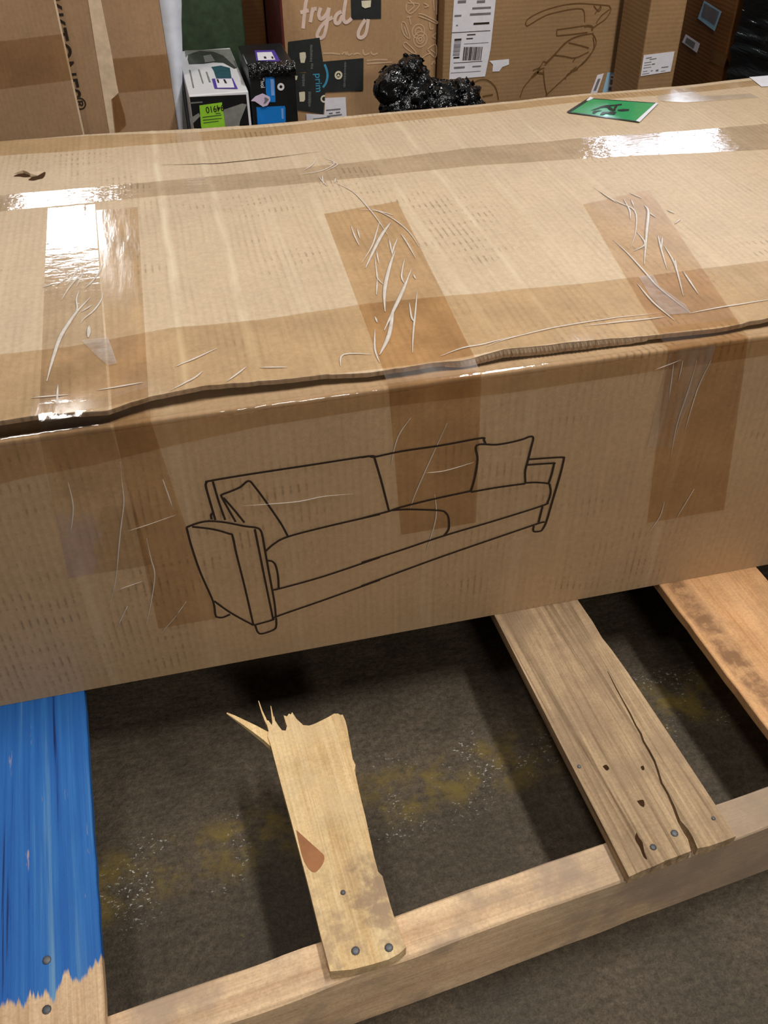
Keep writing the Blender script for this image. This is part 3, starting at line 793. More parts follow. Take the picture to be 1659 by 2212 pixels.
tape_over('tape_strip', (tr[0][0], 0.500, 0.525), (tr[1][0], 0.608, 0.645), tr[0][1] + 0.012, 0.275, M['tape_amber'], 0.0005, 0.03)
# short extra lengths and bubbled places
hz = []
for pts in ([(-0.1956,0.1875), (-0.1635,0.1873), (-0.1582,0.1548), (-0.1532,0.12), (-0.1641,0.1191), (-0.1768,0.1444)],
            [(0.5426,0.1749), (0.5642,0.1766), (0.5569,0.1428), (0.5664,0.0863), (0.5614,0.0639), (0.5308,0.0675), (0.533,0.1214)],
            [(0.9325,0.9171), (1.0162,0.9201), (1.0193,0.8871), (1.1117,0.8684), (1.1168,0.8418), (0.9638,0.8585), (0.9198,0.8828)]):
    hz.append(poly_fill(pts, on_top, 0.02, 0.0012))
for V, F in hz: raw('tape_bubble', V, F, M['haze'], carton, True)
M['haze_front'] = film('stretched_tape', (0.97, 0.95, 0.93, 1), 0.5, 0.3, 0.16, (60, 60, 9), 0.4)
hz = [poly_fill([(0.503,0.557), (0.5635,0.5569), (0.5636,0.5303), (0.5426,0.4612), (0.5363,0.4074), (0.4991,0.414), (0.4996,0.5013)], on_front, 0.03, 0.0012)]
for V, F in hz: raw('tape_bubble', V, F, M['haze_front'], carton, True)

# ---- wrinkles in the film
def ridges(lines, place, r, clip=True):
    out = []
    for L in lines:
        p = smooth_line(L, 4)
        if clip and place is on_top: p = [q for q in p if q[1] > ye(q[0]) + 0.0005]
        if len(p) < 3: 
            if len(L) < 2: continue
            p = [tuple(Vector(L[0]).lerp(Vector(L[-1]), s / 4)) for s in range(5)]
        out.append(tube([place(q[0], q[1], 0.0007) for q in p], r, 6, 0.42))
    return join_vf(out)
left_w = [[(-0.2477,0.3449), (-0.2326,0.3529)], [(-0.2304,0.3476), (-0.2184,0.3637), (-0.2136,0.382)], [(-0.2159,0.3438), (-0.2061,0.3752), (-0.198,0.4032)],
  [(-0.222,0.3015), (-0.2136,0.3338), (-0.1997,0.3686), (-0.1883,0.388)], [(-0.2034,0.3359), (-0.1935,0.3818)], [(-0.192,0.3283), (-0.1787,0.3559), (-0.1669,0.4003)],
  [(-0.1992,0.3254), (-0.2029,0.2989), (-0.2015,0.2719), (-0.2079,0.2478)], [(-0.1826,0.2781), (-0.1964,0.2619)],
  [(-0.1684,0.3175), (-0.1706,0.2906), (-0.1806,0.2622), (-0.1923,0.2438), (-0.1961,0.2322)], [(-0.2492,0.0675), (-0.208,0.0653)], [(-0.1768,0.0665), (-0.1249,0.0703)],
  [(-0.0867,0.0959), (-0.0637,0.1083), (-0.034,0.127)], [(-0.2208,0.0912), (-0.2203,0.0446)],
  [(-0.1188,0.0255), (-0.088,0.0474), (-0.0673,0.0627), (-0.0553,0.0772)], [(-0.0449,0.0331), (-0.025,0.052), (-0.0041,0.0749)]]
left_big = [[(-0.1847,0.301), (-0.2004,0.2673), (-0.2116,0.2361), (-0.2221,0.1982), (-0.2295,0.143), (-0.2334,0.1012)], [(-0.1863,0.2235), (-0.1871,0.1933)]]
mid_w = [[(0.2087,0.6278), (0.2298,0.5767), (0.239,0.5016), (0.2423,0.4511), (0.2436,0.3949)], [(0.1859,0.3101), (0.2122,0.3613), (0.2297,0.4071), (0.2433,0.4448)], [(0.2234,0.4993), (0.2504,0.4859), (0.2677,0.4444), (0.277,0.3948), (0.2779,0.3442)],
  [(0.239,0.5016), (0.2704,0.4651)], [(0.1983,0.4446), (0.1958,0.4045), (0.1951,0.3684)], [(0.2051,0.431), (0.2014,0.3918)], [(0.2633,0.3927), (0.2644,0.3642), (0.2637,0.308)],
  [(0.2084,0.3249), (0.2006,0.2811), (0.1973,0.2575), (0.2013,0.2374)], [(0.1963,0.2578), (0.185,0.2138)], [(0.2548,0.3779), (0.2416,0.3482), (0.2333,0.3237)], [(0.2152,0.3443), (0.2093,0.304)],
  [(0.2495,0.2759), (0.2322,0.2389), (0.2256,0.2218)], [(0.2395,0.2089), (0.2242,0.1594), (0.206,0.1018), (0.1927,0.055)], [(0.2474,0.2592), (0.2469,0.2447)], [(0.1697,0.1562), (0.1689,0.1397)],
  [(0.2217,0.1819), (0.2141,0.1406), (0.2158,0.1277)], [(0.1625,0.1249), (0.1514,0.0767), (0.1496,0.0438)], [(0.248,0.3095), (0.2306,0.2586), (0.229,0.235)], [(0.2426,0.3811), (0.2345,0.3287)],
  [(0.2145,0.7437), (0.226,0.7169), (0.1982,0.6858), (0.1565,0.6781)], [(0.2169,0.7271), (0.2298,0.708), (0.2027,0.6808)], [(0.1992,0.7517), (0.1879,0.7192), (0.1672,0.694)],
  [(0.1879,0.6587), (0.1929,0.6142)], [(0.1949,0.6679), (0.1892,0.6223)], [(0.2152,0.6478), (0.208,0.6244)]]
mid_big = [[(0.188,0.2943), (0.2292,0.3845), (0.2587,0.4377)], [(0.2413,0.3375), (0.2252,0.2999), (0.2055,0.2458), (0.1941,0.2069), (0.1852,0.165)], [(0.2422,0.2605), (0.2225,0.2179), (0.2008,0.174), (0.173,0.1182)], [(0.1989,0.1745), (0.1759,0.1055), (0.1536,0.0612)]]
right_w = [[(0.6119,0.4914), (0.6177,0.4427), (0.6241,0.4215), (0.6336,0.3823), (0.602,0.3118), (0.5724,0.264)], [(0.6137,0.4704), (0.6204,0.4192)], [(0.6569,0.4524), (0.6663,0.4267)], [(0.6378,0.4341), (0.6276,0.3888), (0.6136,0.3557)],
  [(0.6031,0.3115), (0.5964,0.2686), (0.5701,0.2513)], [(0.6516,0.3763), (0.6538,0.3512)], [(0.6282,0.2936), (0.6134,0.2534), (0.5902,0.1871)], [(0.6201,0.257), (0.6073,0.1977), (0.5755,0.1105)],
  [(0.6152,0.2135), (0.6015,0.1792)], [(0.6483,0.4281), (0.6398,0.3982)], [(0.6705,0.323), (0.6876,0.3364)], [(0.6833,0.3742), (0.688,0.3575)], [(0.6324,0.2869), (0.6122,0.2483)],
  [(0.5585,0.295), (0.5594,0.2461), (0.557,0.1858), (0.5548,0.1387), (0.5624,0.0658)], [(0.5326,0.1584), (0.5293,0.1046), (0.5338,0.0521)], [(0.6087,0.1774), (0.5964,0.1097)]]
right_big = [[(0.6576,0.3999), (0.6528,0.376), (0.6176,0.3078), (0.5665,0.2082)]]
strands = [[(0.2825,0.0469), (0.3167,0.0593), (0.3612,0.0697), (0.4046,0.0749), (0.4688,0.0771), (0.524,0.0756)], [(0.4182,0.0673), (0.4845,0.0647), (0.527,0.0643)], [(0.5595,0.0644), (0.6167,0.069), (0.6851,0.0712)],
  [(0.2234,0.0397), (0.2546,0.0524), (0.2849,0.0542), (0.3304,0.0641)], [(0.0097,0.0685), (0.0422,0.062)], [(0.1033,0.0483), (0.1122,0.0736), (0.1449,0.0652)]]
for nm, L, r in (('film_wrinkles', left_w, .0015), ('film_wrinkles', mid_w, .0014), ('film_wrinkles', right_w, .0016), ('film_wrinkles', strands, .0014)):
    V, F = ridges(L, on_top, r); add(nm, V, F, M['ridge'], carton, None, True)['kind'] = 'stuff'
V, F = ridges(left_big + mid_big + right_big, on_top, .0030); add('film_wrinkles', V, F, M['ridge'], carton, None, True)['kind'] = 'stuff'
front_w = [[(-0.1624,0.5111), (-0.1662,0.4779), (-0.1694,0.4522), (-0.1792,0.4178), (-0.1882,0.3843), (-0.2012,0.3351), (-0.2182,0.2896)], [(-0.1534,0.3935), (-0.1539,0.3595), (-0.1541,0.3318), (-0.1666,0.2848), (-0.182,0.2389)], [(-0.1655,0.2232), (-0.1397,0.2534), (-0.1229,0.2767)],
  [(-0.2234,0.4932), (-0.2257,0.4569), (-0.2375,0.4187)], [(-0.2028,0.3175), (-0.1706,0.3253)], [(-0.1731,0.4095), (-0.1498,0.414), (-0.1137,0.4227)], [(-0.1204,0.4777), (-0.1157,0.4323)], [(-0.2156,0.2505), (-0.1958,0.2867)],
  [(0.5427,0.5379), (0.5407,0.4995), (0.5355,0.4428), (0.5378,0.3889)], [(0.5625,0.535), (0.553,0.4929), (0.5493,0.4304)], [(0.5231,0.5408), (0.5236,0.5091)], [(0.5111,0.5382), (0.5158,0.4847)],
  [(0.5865,0.3256), (0.5694,0.2715)], [(0.5444,0.3113), (0.543,0.2829), (0.5313,0.2558)], [(0.4871,0.5329), (0.5207,0.5423)],
  [(0.1767,0.5145), (0.1602,0.488), (0.1517,0.449)], [(0.222,0.499), (0.203,0.4499), (0.1831,0.396), (0.1763,0.3706)], [(0.2089,0.3909), (0.2118,0.3495), (0.1994,0.2925)], [(0.1966,0.428), (0.2211,0.4266), (0.2595,0.4332)],
  [(-0.0341,0.4209), (-0.0014,0.4172), (0.0349,0.4139), (0.0658,0.4156), (0.103,0.4122)]]
V, F = ridges(front_w, on_front, .0009); add('film_wrinkles', V, F, M['ridge'], carton, None, True)['kind'] = 'stuff'
# shiny film stretched along the crease
V, F = [], []
n = 300
for i in range(n + 1):
    x = -0.29 + 0.95 * i / n
    j = 0.0009 * noise.noise(Vector((x * 90, 0, 0))) + 0.0012 * noise.noise(Vector((x * 23, 5, 0)))
    V += [(x, -0.0012, H - 0.007), (x, -0.0022 + j, H - 0.0026 + j), (x, -0.0006 + j, H + 0.0014 + j), (x, 0.004, H + 0.0024)]
for i in range(n):
    for c in range(3): F.append((i * 4 + c, (i + 1) * 4 + c, (i + 1) * 4 + c + 1, i * 4 + c + 1))
raw('film_crease', V, F, M['ridge_crease'] if 'ridge_crease' in M else M['tape_gloss'], carton, True)

# ---- slit, puncture and torn paper on the top
V, F = join_vf([ribbon([(-0.0659,0.781), (-0.0248,0.777), (0.0291,0.7697), (0.1023,0.7714), (0.1525,0.7772), (0.2115,0.7809)], 0.0022, on_top, 0.0003, True, True)])
raw('slit', V, F, M['dark_slit'], carton)
for pts in ([(-0.3129,0.7788), (-0.3068,0.7856), (-0.2967,0.7883), (-0.2889,0.7788), (-0.2871,0.772), (-0.2944,0.7718), (-0.3034,0.7774)], [(-0.2878,0.7566), (-0.2811,0.7673), (-0.2732,0.7694), (-0.2672,0.7826), (-0.2614,0.7853), (-0.2616,0.7705), (-0.2647,0.7588), (-0.2726,0.7557), (-0.2789,0.7522)]):
    patch('puncture', pts, on_top, 0.0002, M['dark_slit'], carton, 0.0004, 3)
tp = [(-0.3128,0.7883), (-0.2971,0.7947), (-0.2706,0.7952), (-0.2621,0.7855), (-0.2732,0.7694), (-0.284,0.7681), (-0.2889,0.7788), (-0.2967,0.7883)]
V = [on_top(p[0], p[1], 0.0008) for p in tp] + [on_top(p[0], p[1], 0.0060 if i in (5, 6, 7) else 0.0016) for i, p in enumerate(tp)]
n = len(tp); F = [tuple(range(n - 1, -1, -1)), tuple(range(n, 2 * n))] + [(i, (i + 1) % n, (i + 1) % n + n, i + n) for i in range(n)]
add('torn_paper', V, F, M['kraft_top'], carton)

# ---- printed sofa
A = [[(-0.0688,0.4055), (-0.0718,0.4391), (-0.0732,0.4582), (-0.0718,0.4635), (-0.0677,0.4655), (-0.0204,0.4666), (0.0535,0.4666), (0.123,0.4668), (0.1306,0.4636)], [(-0.0571,0.403), (-0.0611,0.4312), (-0.0643,0.4639)], [(-0.073,0.4073), (-0.0729,0.4142), (-0.0688,0.4173)],
  [(-0.045,0.3975), (-0.0509,0.4175), (-0.0569,0.439), (-0.056,0.4426), (-0.0461,0.4454), (-0.0339,0.4496), (-0.0229,0.4569), (-0.0165,0.4472), (-0.0055,0.422), (0.0032,0.4005), (0.0108,0.3807), (0.017,0.3598)], [(-0.0347,0.3944), (-0.045,0.4173), (-0.0552,0.4377)],
  [(-0.1043,0.401), (-0.0897,0.4049), (-0.0763,0.4051), (-0.0576,0.3992), (-0.0346,0.3883), (-0.0228,0.3838), (-0.0171,0.3795), (-0.0149,0.3698), (-0.014,0.3466), (-0.0121,0.2983), (-0.01,0.2474), (-0.0105,0.2188)], [(-0.1043,0.401), (-0.1026,0.3662), (-0.098,0.3228), (-0.0893,0.2693), (-0.0893,0.2436), (-0.0876,0.238), (-0.0805,0.2354), (-0.0703,0.2388)],
  [(-0.0877,0.2689), (-0.0685,0.2407), (-0.0419,0.2098)], [(-0.0977,0.4006), (-0.0736,0.3915), (-0.0553,0.3805), (-0.0513,0.3756), (-0.05,0.3461), (-0.0458,0.2838), (-0.0419,0.2098)], [(-0.0231,0.3808), (-0.0215,0.3504), (-0.0188,0.2954), (-0.0145,0.2149)],
  [(-0.0419,0.2098), (-0.0146,0.2138), (-0.01,0.2187), (0.0563,0.2345), (0.1355,0.2545)], [(-0.0395,0.2092), (-0.0375,0.1951), (-0.0321,0.1899), (-0.0164,0.1933), (-0.0116,0.1995), (-0.0102,0.2163)],
  [(-0.0137,0.3412), (-0.0009,0.3522), (0.017,0.3598), (0.0632,0.3656), (0.137,0.3719)], [(-0.0129,0.3249), (-0.0067,0.3224), (-0.0027,0.3138), (-0.0012,0.2935), (-0.0022,0.2711)], [(-0.0088,0.2715), (-0.0014,0.2709), (0.0587,0.2795), (0.136,0.2968)]]
Bp = [[(0.1151,0.4666), (0.1251,0.4666), (0.1317,0.4646), (0.1653,0.467), (0.2163,0.467), (0.2662,0.469), (0.2702,0.4656), (0.2729,0.459)], [(0.1309,0.4647), (0.1396,0.424), (0.1487,0.3751)], [(0.1126,0.3701), (0.1487,0.3746)], [(0.1487,0.3746), (0.1656,0.3784), (0.2082,0.3832), (0.2576,0.3868)],
  [(0.1523,0.3755), (0.1709,0.3732), (0.1924,0.3684), (0.2179,0.3616), (0.2253,0.3559), (0.2293,0.3458), (0.23,0.3269), (0.2239,0.3163)], [(0.1106,0.2928), (0.1658,0.3036), (0.2239,0.3163), (0.2954,0.3285), (0.3607,0.3411), (0.3678,0.3467), (0.3699,0.3613), (0.3676,0.3732), (0.3642,0.3784), (0.3469,0.3836), (0.3327,0.3856)],
  [(0.2576,0.3857), (0.2618,0.4092), (0.2637,0.4367), (0.2616,0.459), (0.2863,0.4556), (0.304,0.4556), (0.3215,0.4576), (0.331,0.4601), (0.3358,0.4572), (0.3345,0.4428), (0.332,0.422), (0.33,0.405), (0.3323,0.3846)], [(0.3323,0.3846), (0.2913,0.3858), (0.2577,0.385)],
  [(0.3318,0.4242), (0.3613,0.4213), (0.38,0.4186), (0.3819,0.415), (0.3799,0.3889), (0.3749,0.3511), (0.3697,0.3118), (0.3653,0.2981), (0.3618,0.2952), (0.3538,0.2961), (0.3515,0.2998), (0.3518,0.3071)], [(0.3317,0.4155), (0.3675,0.4115), (0.369,0.4097), (0.3675,0.3913), (0.3652,0.3782)],
  [(0.3609,0.3399), (0.3581,0.3118)], [(0.1094,0.2491), (0.2223,0.2787), (0.3507,0.3086), (0.366,0.3102)]]
V, F = join_vf([ribbon(p, 0.0027, on_front, 0.0009 + .00002 * i) for i, p in enumerate(A + Bp)])
o = raw('sofa_drawing', V, F, M['ink'], carton); o['label'] = 'black outline drawing of a two-cushion sofa with pillows'

# ---- stickers on the top
gs = [(0.7182,0.862), (0.7914,0.9301), (0.91,0.8669), (0.8252,0.7732)]
sticker = patch('green_sticker', gs, on_top, 0.0010, M['green_label'], carton, 0.0005)
sticker['label'] = 'glossy green sticker with black lifting figures'
V, F = join_vf([ribbon([gs[0], gs[3]], 0.006, on_top, 0.0017, False), ribbon([gs[0], gs[1]], 0.008, on_top, 0.0017, False), ribbon([gs[1], gs[2]], 0.004, on_top, 0.0017, False)])
raw('border', V, F, M['label_black'], sticker)
fig = [[(0.7637,0.859), (0.7752,0.867), (0.7934,0.8778), (0.8061,0.8819), (0.8248,0.8811), (0.8226,0.8732), (0.8071,0.872), (0.8022,0.8671), (0.7893,0.8685), (0.776,0.8626)], [(0.8035,0.873), (0.8099,0.8692), (0.8082,0.8531), (0.8085,0.8448), (0.801,0.8461), (0.7994,0.8575)], [(0.8251,0.8818), (0.8393,0.883), (0.8359,0.8739), (0.8263,0.8723), (0.8094,0.8467), (0.8082,0.8531)],
       [(0.7592,0.842), (0.7678,0.8559), (0.7781,0.8551), (0.783,0.8509), (0.7731,0.8495), (0.7636,0.84)], [(0.77,0.8302), (0.7814,0.844), (0.7941,0.8426), (0.8036,0.8429), (0.8074,0.8362), (0.7974,0.8228), (0.7902,0.8276), (0.7851,0.8342), (0.7755,0.8275)], [(0.8166,0.8508), (0.8282,0.8526), (0.8399,0.8486), (0.8334,0.8373), (0.8189,0.838), (0.813,0.8428)]]
V, F = join_vf([prism(p, 0.0015, 0.0018, on_top) for p in fig])
add('printed_figures', V, F, M['label_black'], sticker)
wc = [(0.7789,0.919), (0.7964,0.9391), (0.7999,0.9294), (0.7826,0.9163)]
patch('white_corner', wc, on_top, 0.0019, M['paper'], sticker, 0.0003)
ws = [(0.8251,0.7711), (0.9094,0.8653), (0.9058,0.8693), (0.8208,0.7788)]
patch('white_edge', ws, on_top, 0.0019, M['paper'], sticker, 0.0003)
wl_ = [(1.1699,0.9726), (1.2613,0.9758), (1.2123,0.8963), (1.1562,0.9016), (1.1622,0.9334)]
patch('white_label', wl_, on_top, 0.0010, M['paper'], carton, 0.0004)['label'] = 'blank white label at the back corner'

# ------------------------------------------------------------------ cartons stacked behind
def yplane(Y): return lambda u, v, w: (u, Y - w, v)
def carton_box(name, x0, x1, y0, y1, h, mat, label, flap=True):
    root = empty(name, ((x0 + x1) / 2, (y0 + y1) / 2, 0), label, 'carton', None)
    V, F = box_vf(x0, x1, y0, y1, 0.0, h - (0.004 if flap else 0))
    bevel(add('carton_body', V, F, mat, root), 0.004, 2)
    if flap:
        m = (y0 + y1) / 2
        for a, b in ((y0, m - 0.0015), (m + 0.0015, y1)):
            V, F = box_vf(x0 + .001, x1 - .001, a, b, h - 0.0042, h); add('top_flap', V, F, mat, root)
    return root
def bars(rects, place, off=0.0012):
    return join_vf([([place(a, b, off), place(c, b, off), place(c, d, off), place(a, d, off)], [(0, 1, 2, 3)]) for a, b, c, d in rects])
def bar_px(quads, place, off=0.0012):
    return join_vf([([place(p[0], p[1], off) for p in q], [tuple(range(len(q)))]) for q in quads])

# -- carton with the hand-lettered word
P = yplane(1.55)
fry = carton_box('lettered_carton', 0.262, 0.648, 1.55, 1.93, 0.80, M['kraft_warm'], 'kraft carton with white hand-lettered word and black tape behind the bags')
L = [[(0.3388,0.6542), (0.3285,0.6517), (0.3233,0.643), (0.3202,0.629), (0.3127,0.5864)], [(0.3082,0.6216), (0.3174,0.6227), (0.329,0.6249)], [(0.3309,0.5988), (0.3354,0.616), (0.3397,0.63)], [(0.3361,0.62), (0.3418,0.6268), (0.348,0.627)],
     [(0.358,0.6289), (0.3526,0.6149), (0.3555,0.6055), (0.3637,0.6071), (0.3723,0.6158), (0.378,0.6278)], [(0.378,0.6278), (0.3736,0.6055), (0.3677,0.5809), (0.3616,0.5666), (0.352,0.563), (0.346,0.5687), (0.3519,0.5819), (0.3599,0.5914)], [(0.3599,0.5914), (0.3691,0.5991), (0.3858,0.6068)],
     [(0.4083,0.6178), (0.3977,0.6133), (0.3914,0.6034), (0.3933,0.594), (0.4015,0.5945), (0.4103,0.6095)], [(0.4203,0.6456), (0.4156,0.6256), (0.4124,0.6032), (0.4167,0.5942), (0.425,0.5962), (0.4323,0.602)], [(0.4733,0.5975), (0.4706,0.5809), (0.4655,0.5643), (0.4558,0.5575), (0.448,0.5612), (0.449,0.5717), (0.4565,0.5849), (0.4662,0.5969)]]
V, F = join_vf([ribbon(p, 0.0085, P, 0.0008 + .00012 * i) for i, p in enumerate(L)])
o = raw('lettering', V, F, M['chalk'], fry); o['label'] = 'white brush lettering reading fryday'
L = [[(0.3584,0.5281), (0.3797,0.5271), (0.401,0.5235)], [(0.4045,0.5222), (0.4131,0.527), (0.4164,0.5203)], [(0.4179,0.5289), (0.4224,0.5199), (0.4321,0.5236)], [(0.4344,0.5202), (0.4441,0.5228), (0.4512,0.5201)], [(0.4587,0.5305), (0.462,0.5183), (0.4753,0.5207)], [(0.4778,0.5238), (0.4849,0.5168), (0.4959,0.5193)],
     [(0.4677,0.5037), (0.4944,0.5045), (0.5212,0.5023)], [(0.4676,0.4967), (0.4992,0.4967), (0.5335,0.4959)]]
V, F = join_vf([ribbon(p, 0.004, P, 0.0008) for p in L])
raw('small_lettering', V, F, M['chalk_faint'], fry)
def circ(cx, cy, r, a0=0, a1=6.283, n=18): return [(cx + r * math.cos(a0 + (a1 - a0) * i / n), cy + r * math.sin(a0 + (a1 - a0) * i / n)) for i in range(n + 1)]
cc = [(0.6002,0.5623), (0.6161,0.5613), (0.6054,0.5437), (0.6226,0.5426)]
r1 = cc[1][0] - cc[0][0]; r2 = cc[3][0] - cc[2][0]
L = [circ(cc[0][0], cc[0][1], r1), circ(cc[0][0], cc[0][1], r1 * .5, 0, 4.5), circ(cc[2][0], cc[2][1], r2), circ(cc[2][0], cc[2][1], r2 * .55), circ(cc[2][0], cc[2][1], r2 * .25),
     [(0.5707,0.627), (0.6017,0.6222), (0.5816,0.6036), (0.5684,0.6127), (0.5707,0.627)], [(0.5742,0.6351), (0.5886,0.6198), (0.5744,0.6082)], [(0.5769,0.5955), (0.5807,0.5784)], [(0.5709,0.5959), (0.5817,0.5963)],
     [(0.5577,0.5861), (0.5674,0.5813), (0.5785,0.5486), (0.5651,0.5559), (0.5578,0.5713), (0.5577,0.5861)], [(0.5638,0.5752), (0.5712,0.5555)], [(0.5616,0.5368), (0.5701,0.5384), (0.5936,0.5161), (0.5874,0.5132), (0.5665,0.5277), (0.5616,0.5368)], [(0.6231,0.5196), (0.6562,0.5295), (0.6551,0.4998), (0.6231,0.5196)],
     [(0.633,0.519), (0.6494,0.5091)], [(0.6099,0.5002), (0.6196,0.5067), (0.6307,0.5103)], [(0.5996,0.6015), (0.6117,0.5997), (0.6631,0.583), (0.662,0.5777), (0.6253,0.5874), (0.5997,0.5973)], [(0.6278,0.5819), (0.6306,0.5668), (0.6379,0.5664)],
     [(0.6359,0.5493), (0.648,0.5561), (0.6627,0.5563)], [(0.6359,0.5482), (0.6632,0.5432)], [(0.6124,0.6247), (0.6246,0.6178), (0.615,0.6152)], [(0.6363,0.6295), (0.6393,0.6065)], [(0.6483,0.6289), (0.6503,0.6038)], [(0.6604,0.6261), (0.6614,0.5968)], [(0.563,0.495), (0.5802,0.5022)], [(0.6351,0.4833), (0.6424,0.4918), (0.645,0.4849)]]
L = [[(min(a, 0.6455), b) for a, b in p] for p in L]
V, F = join_vf([ribbon(p, 0.0028, P, 0.0008 + .00005 * i) for i, p in enumerate(L)])
o = raw('food_doodles', V, F, M['chalk_faint'], fry); o['label'] = 'faint white line doodles'
# black printed tape
bt = [[(0.4318,0.6606), (0.5064,0.6566), (0.5057,0.5966), (0.432,0.5989)], [(0.274,0.5598), (0.3516,0.5641), (0.3569,0.5147), (0.3569,0.4912), (0.2684,0.4868)], [(0.3138,0.5092), (0.4597,0.5109), (0.4567,0.4348), (0.314,0.4389)], [(0.2708,0.4888), (0.3612,0.4845), (0.3605,0.4475), (0.3513,0.3856), (0.2737,0.4031)]]
tps = []
for i, q in enumerate(bt):
    t = patch('black_tape', q, P, 0.0010 + 0.0004 * i, M['black_tape'], fry, 0.0003); tps.append(t)
    t['label'] = ['black tape square at the top', 'black tape, upper piece', 'black tape with blue word, crosswise piece', 'black tape, lower piece'][i]
icons = [[(0.3001,0.5338), (0.3107,0.5348), (0.3149,0.5334), (0.3155,0.5237), (0.3109,0.5103), (0.3016,0.511), (0.2999,0.5225)], [(0.2925,0.4432), (0.3047,0.4441), (0.3077,0.4427), (0.3066,0.4248), (0.3031,0.4202), (0.2929,0.421)], [(0.2784,0.4837), (0.292,0.4816), (0.2889,0.4724), (0.2801,0.4736)]]
icons.append([(0.4574,0.6385), (0.4812,0.6382), (0.4797,0.624), (0.4656,0.6217), (0.4582,0.6262)])
for q, t in zip(icons, (tps[1], tps[3], tps[3], tps[0])):
    V, F = bar_px([q], P, 0.0030); raw('tape_icon', V, F, M['cream'], t)
c1 = [(0.3945,0.476), (0.4047,0.4753), (0.3553,0.4228), (0.3637,0.4222)]
rr = c1[1][0] - c1[0][0]
V, F = join_vf([ribbon(circ(c1[0][0], c1[0][1], rr * .75), rr * .45, P, 0.0030), ribbon(circ(c1[2][0], c1[2][1], rr * .7, 1.2, 5.0), rr * .4, P, 0.0030), ([P(a, b, 0.003) for a, b in [(0.3947,0.4801), (0.3899,0.4734), (0.3988,0.4727)]], [(0, 1, 2)])])
raw('tape_icons', V, F, M['cream'], tps[2])
V, F = join_vf([ribbon([(0.3608,0.5034), (0.3657,0.488), (0.3663,0.4739), (0.3618,0.4601), (0.3536,0.45)], .0055, P, .003), text_vf('prim', .024, P, .003, -math.pi / 2, [(0.3357,0.4843)][0])])
raw('tape_lettering', V, F, M['tape_blue'], tps[2])
q = []
for (x, y0, y1, w) in ((480, 240, 570, 60), (500, 610, 720, 50), (330, 830, 1080, 60), (460, 1190, 1500, 70), (1180, 580, 1110, 50)):
    yy = y0
    while yy < y1:
        hgt = random.uniform(16, 34); q.append((x - w * random.uniform(.3, .5), yy, x + w * random.uniform(.3, .5), yy + hgt * .6)); yy += hgt
SCALE_FRY = [(0.2733,0.5802), (0.3961,0.5726), (0.2645,0.4672)]
def fpx(x, y):
    a, b, c = SCALE_FRY; return (a[0] + (b[0] - a[0]) * x / 1000 + (c[0] - a[0]) * y / 1000, a[1] + (b[1] - a[1]) * x / 1000 + (c[1] - a[1]) * y / 1000)
V, F = bar_px([[fpx(a, b), fpx(c, b), fpx(c, d), fpx(a, d)] for a, b, c, d in q], P, 0.0029)
raw('tape_fine_print', V, F, M['tape_grey'], tps[2])
wlab = patch('shipping_label', [(0.3581,0.4245), (0.4106,0.4227), (0.412,0.3624), (0.3068,0.3641), (0.3073,0.3903), (0.3536,0.3843)], P, 0.0026, M['paper'], fry, 0.0003)
wlab['label'] = 'white label with grey print'
V, F = bar_px([[(0.3591,0.3964), (0.3964,0.3968), (0.3962,0.3934), (0.3589,0.393)], [(0.3659,0.3879), (0.3755,0.3883), (0.3754,0.3849), (0.3657,0.3845)], [(0.384,0.3887), (0.3948,0.389), (0.3947,0.3856), (0.3838,0.3853)], [(0.3607,0.3815), (0.3994,0.3829), (0.3993,0.3795), (0.3605,0.3781)], [(0.3244,0.3776), (0.3678,0.3786), (0.3677,0.3763), (0.3243,0.3753)]], P, 0.0034)
raw('printing', V, F, M['ink_soft'], wlab)

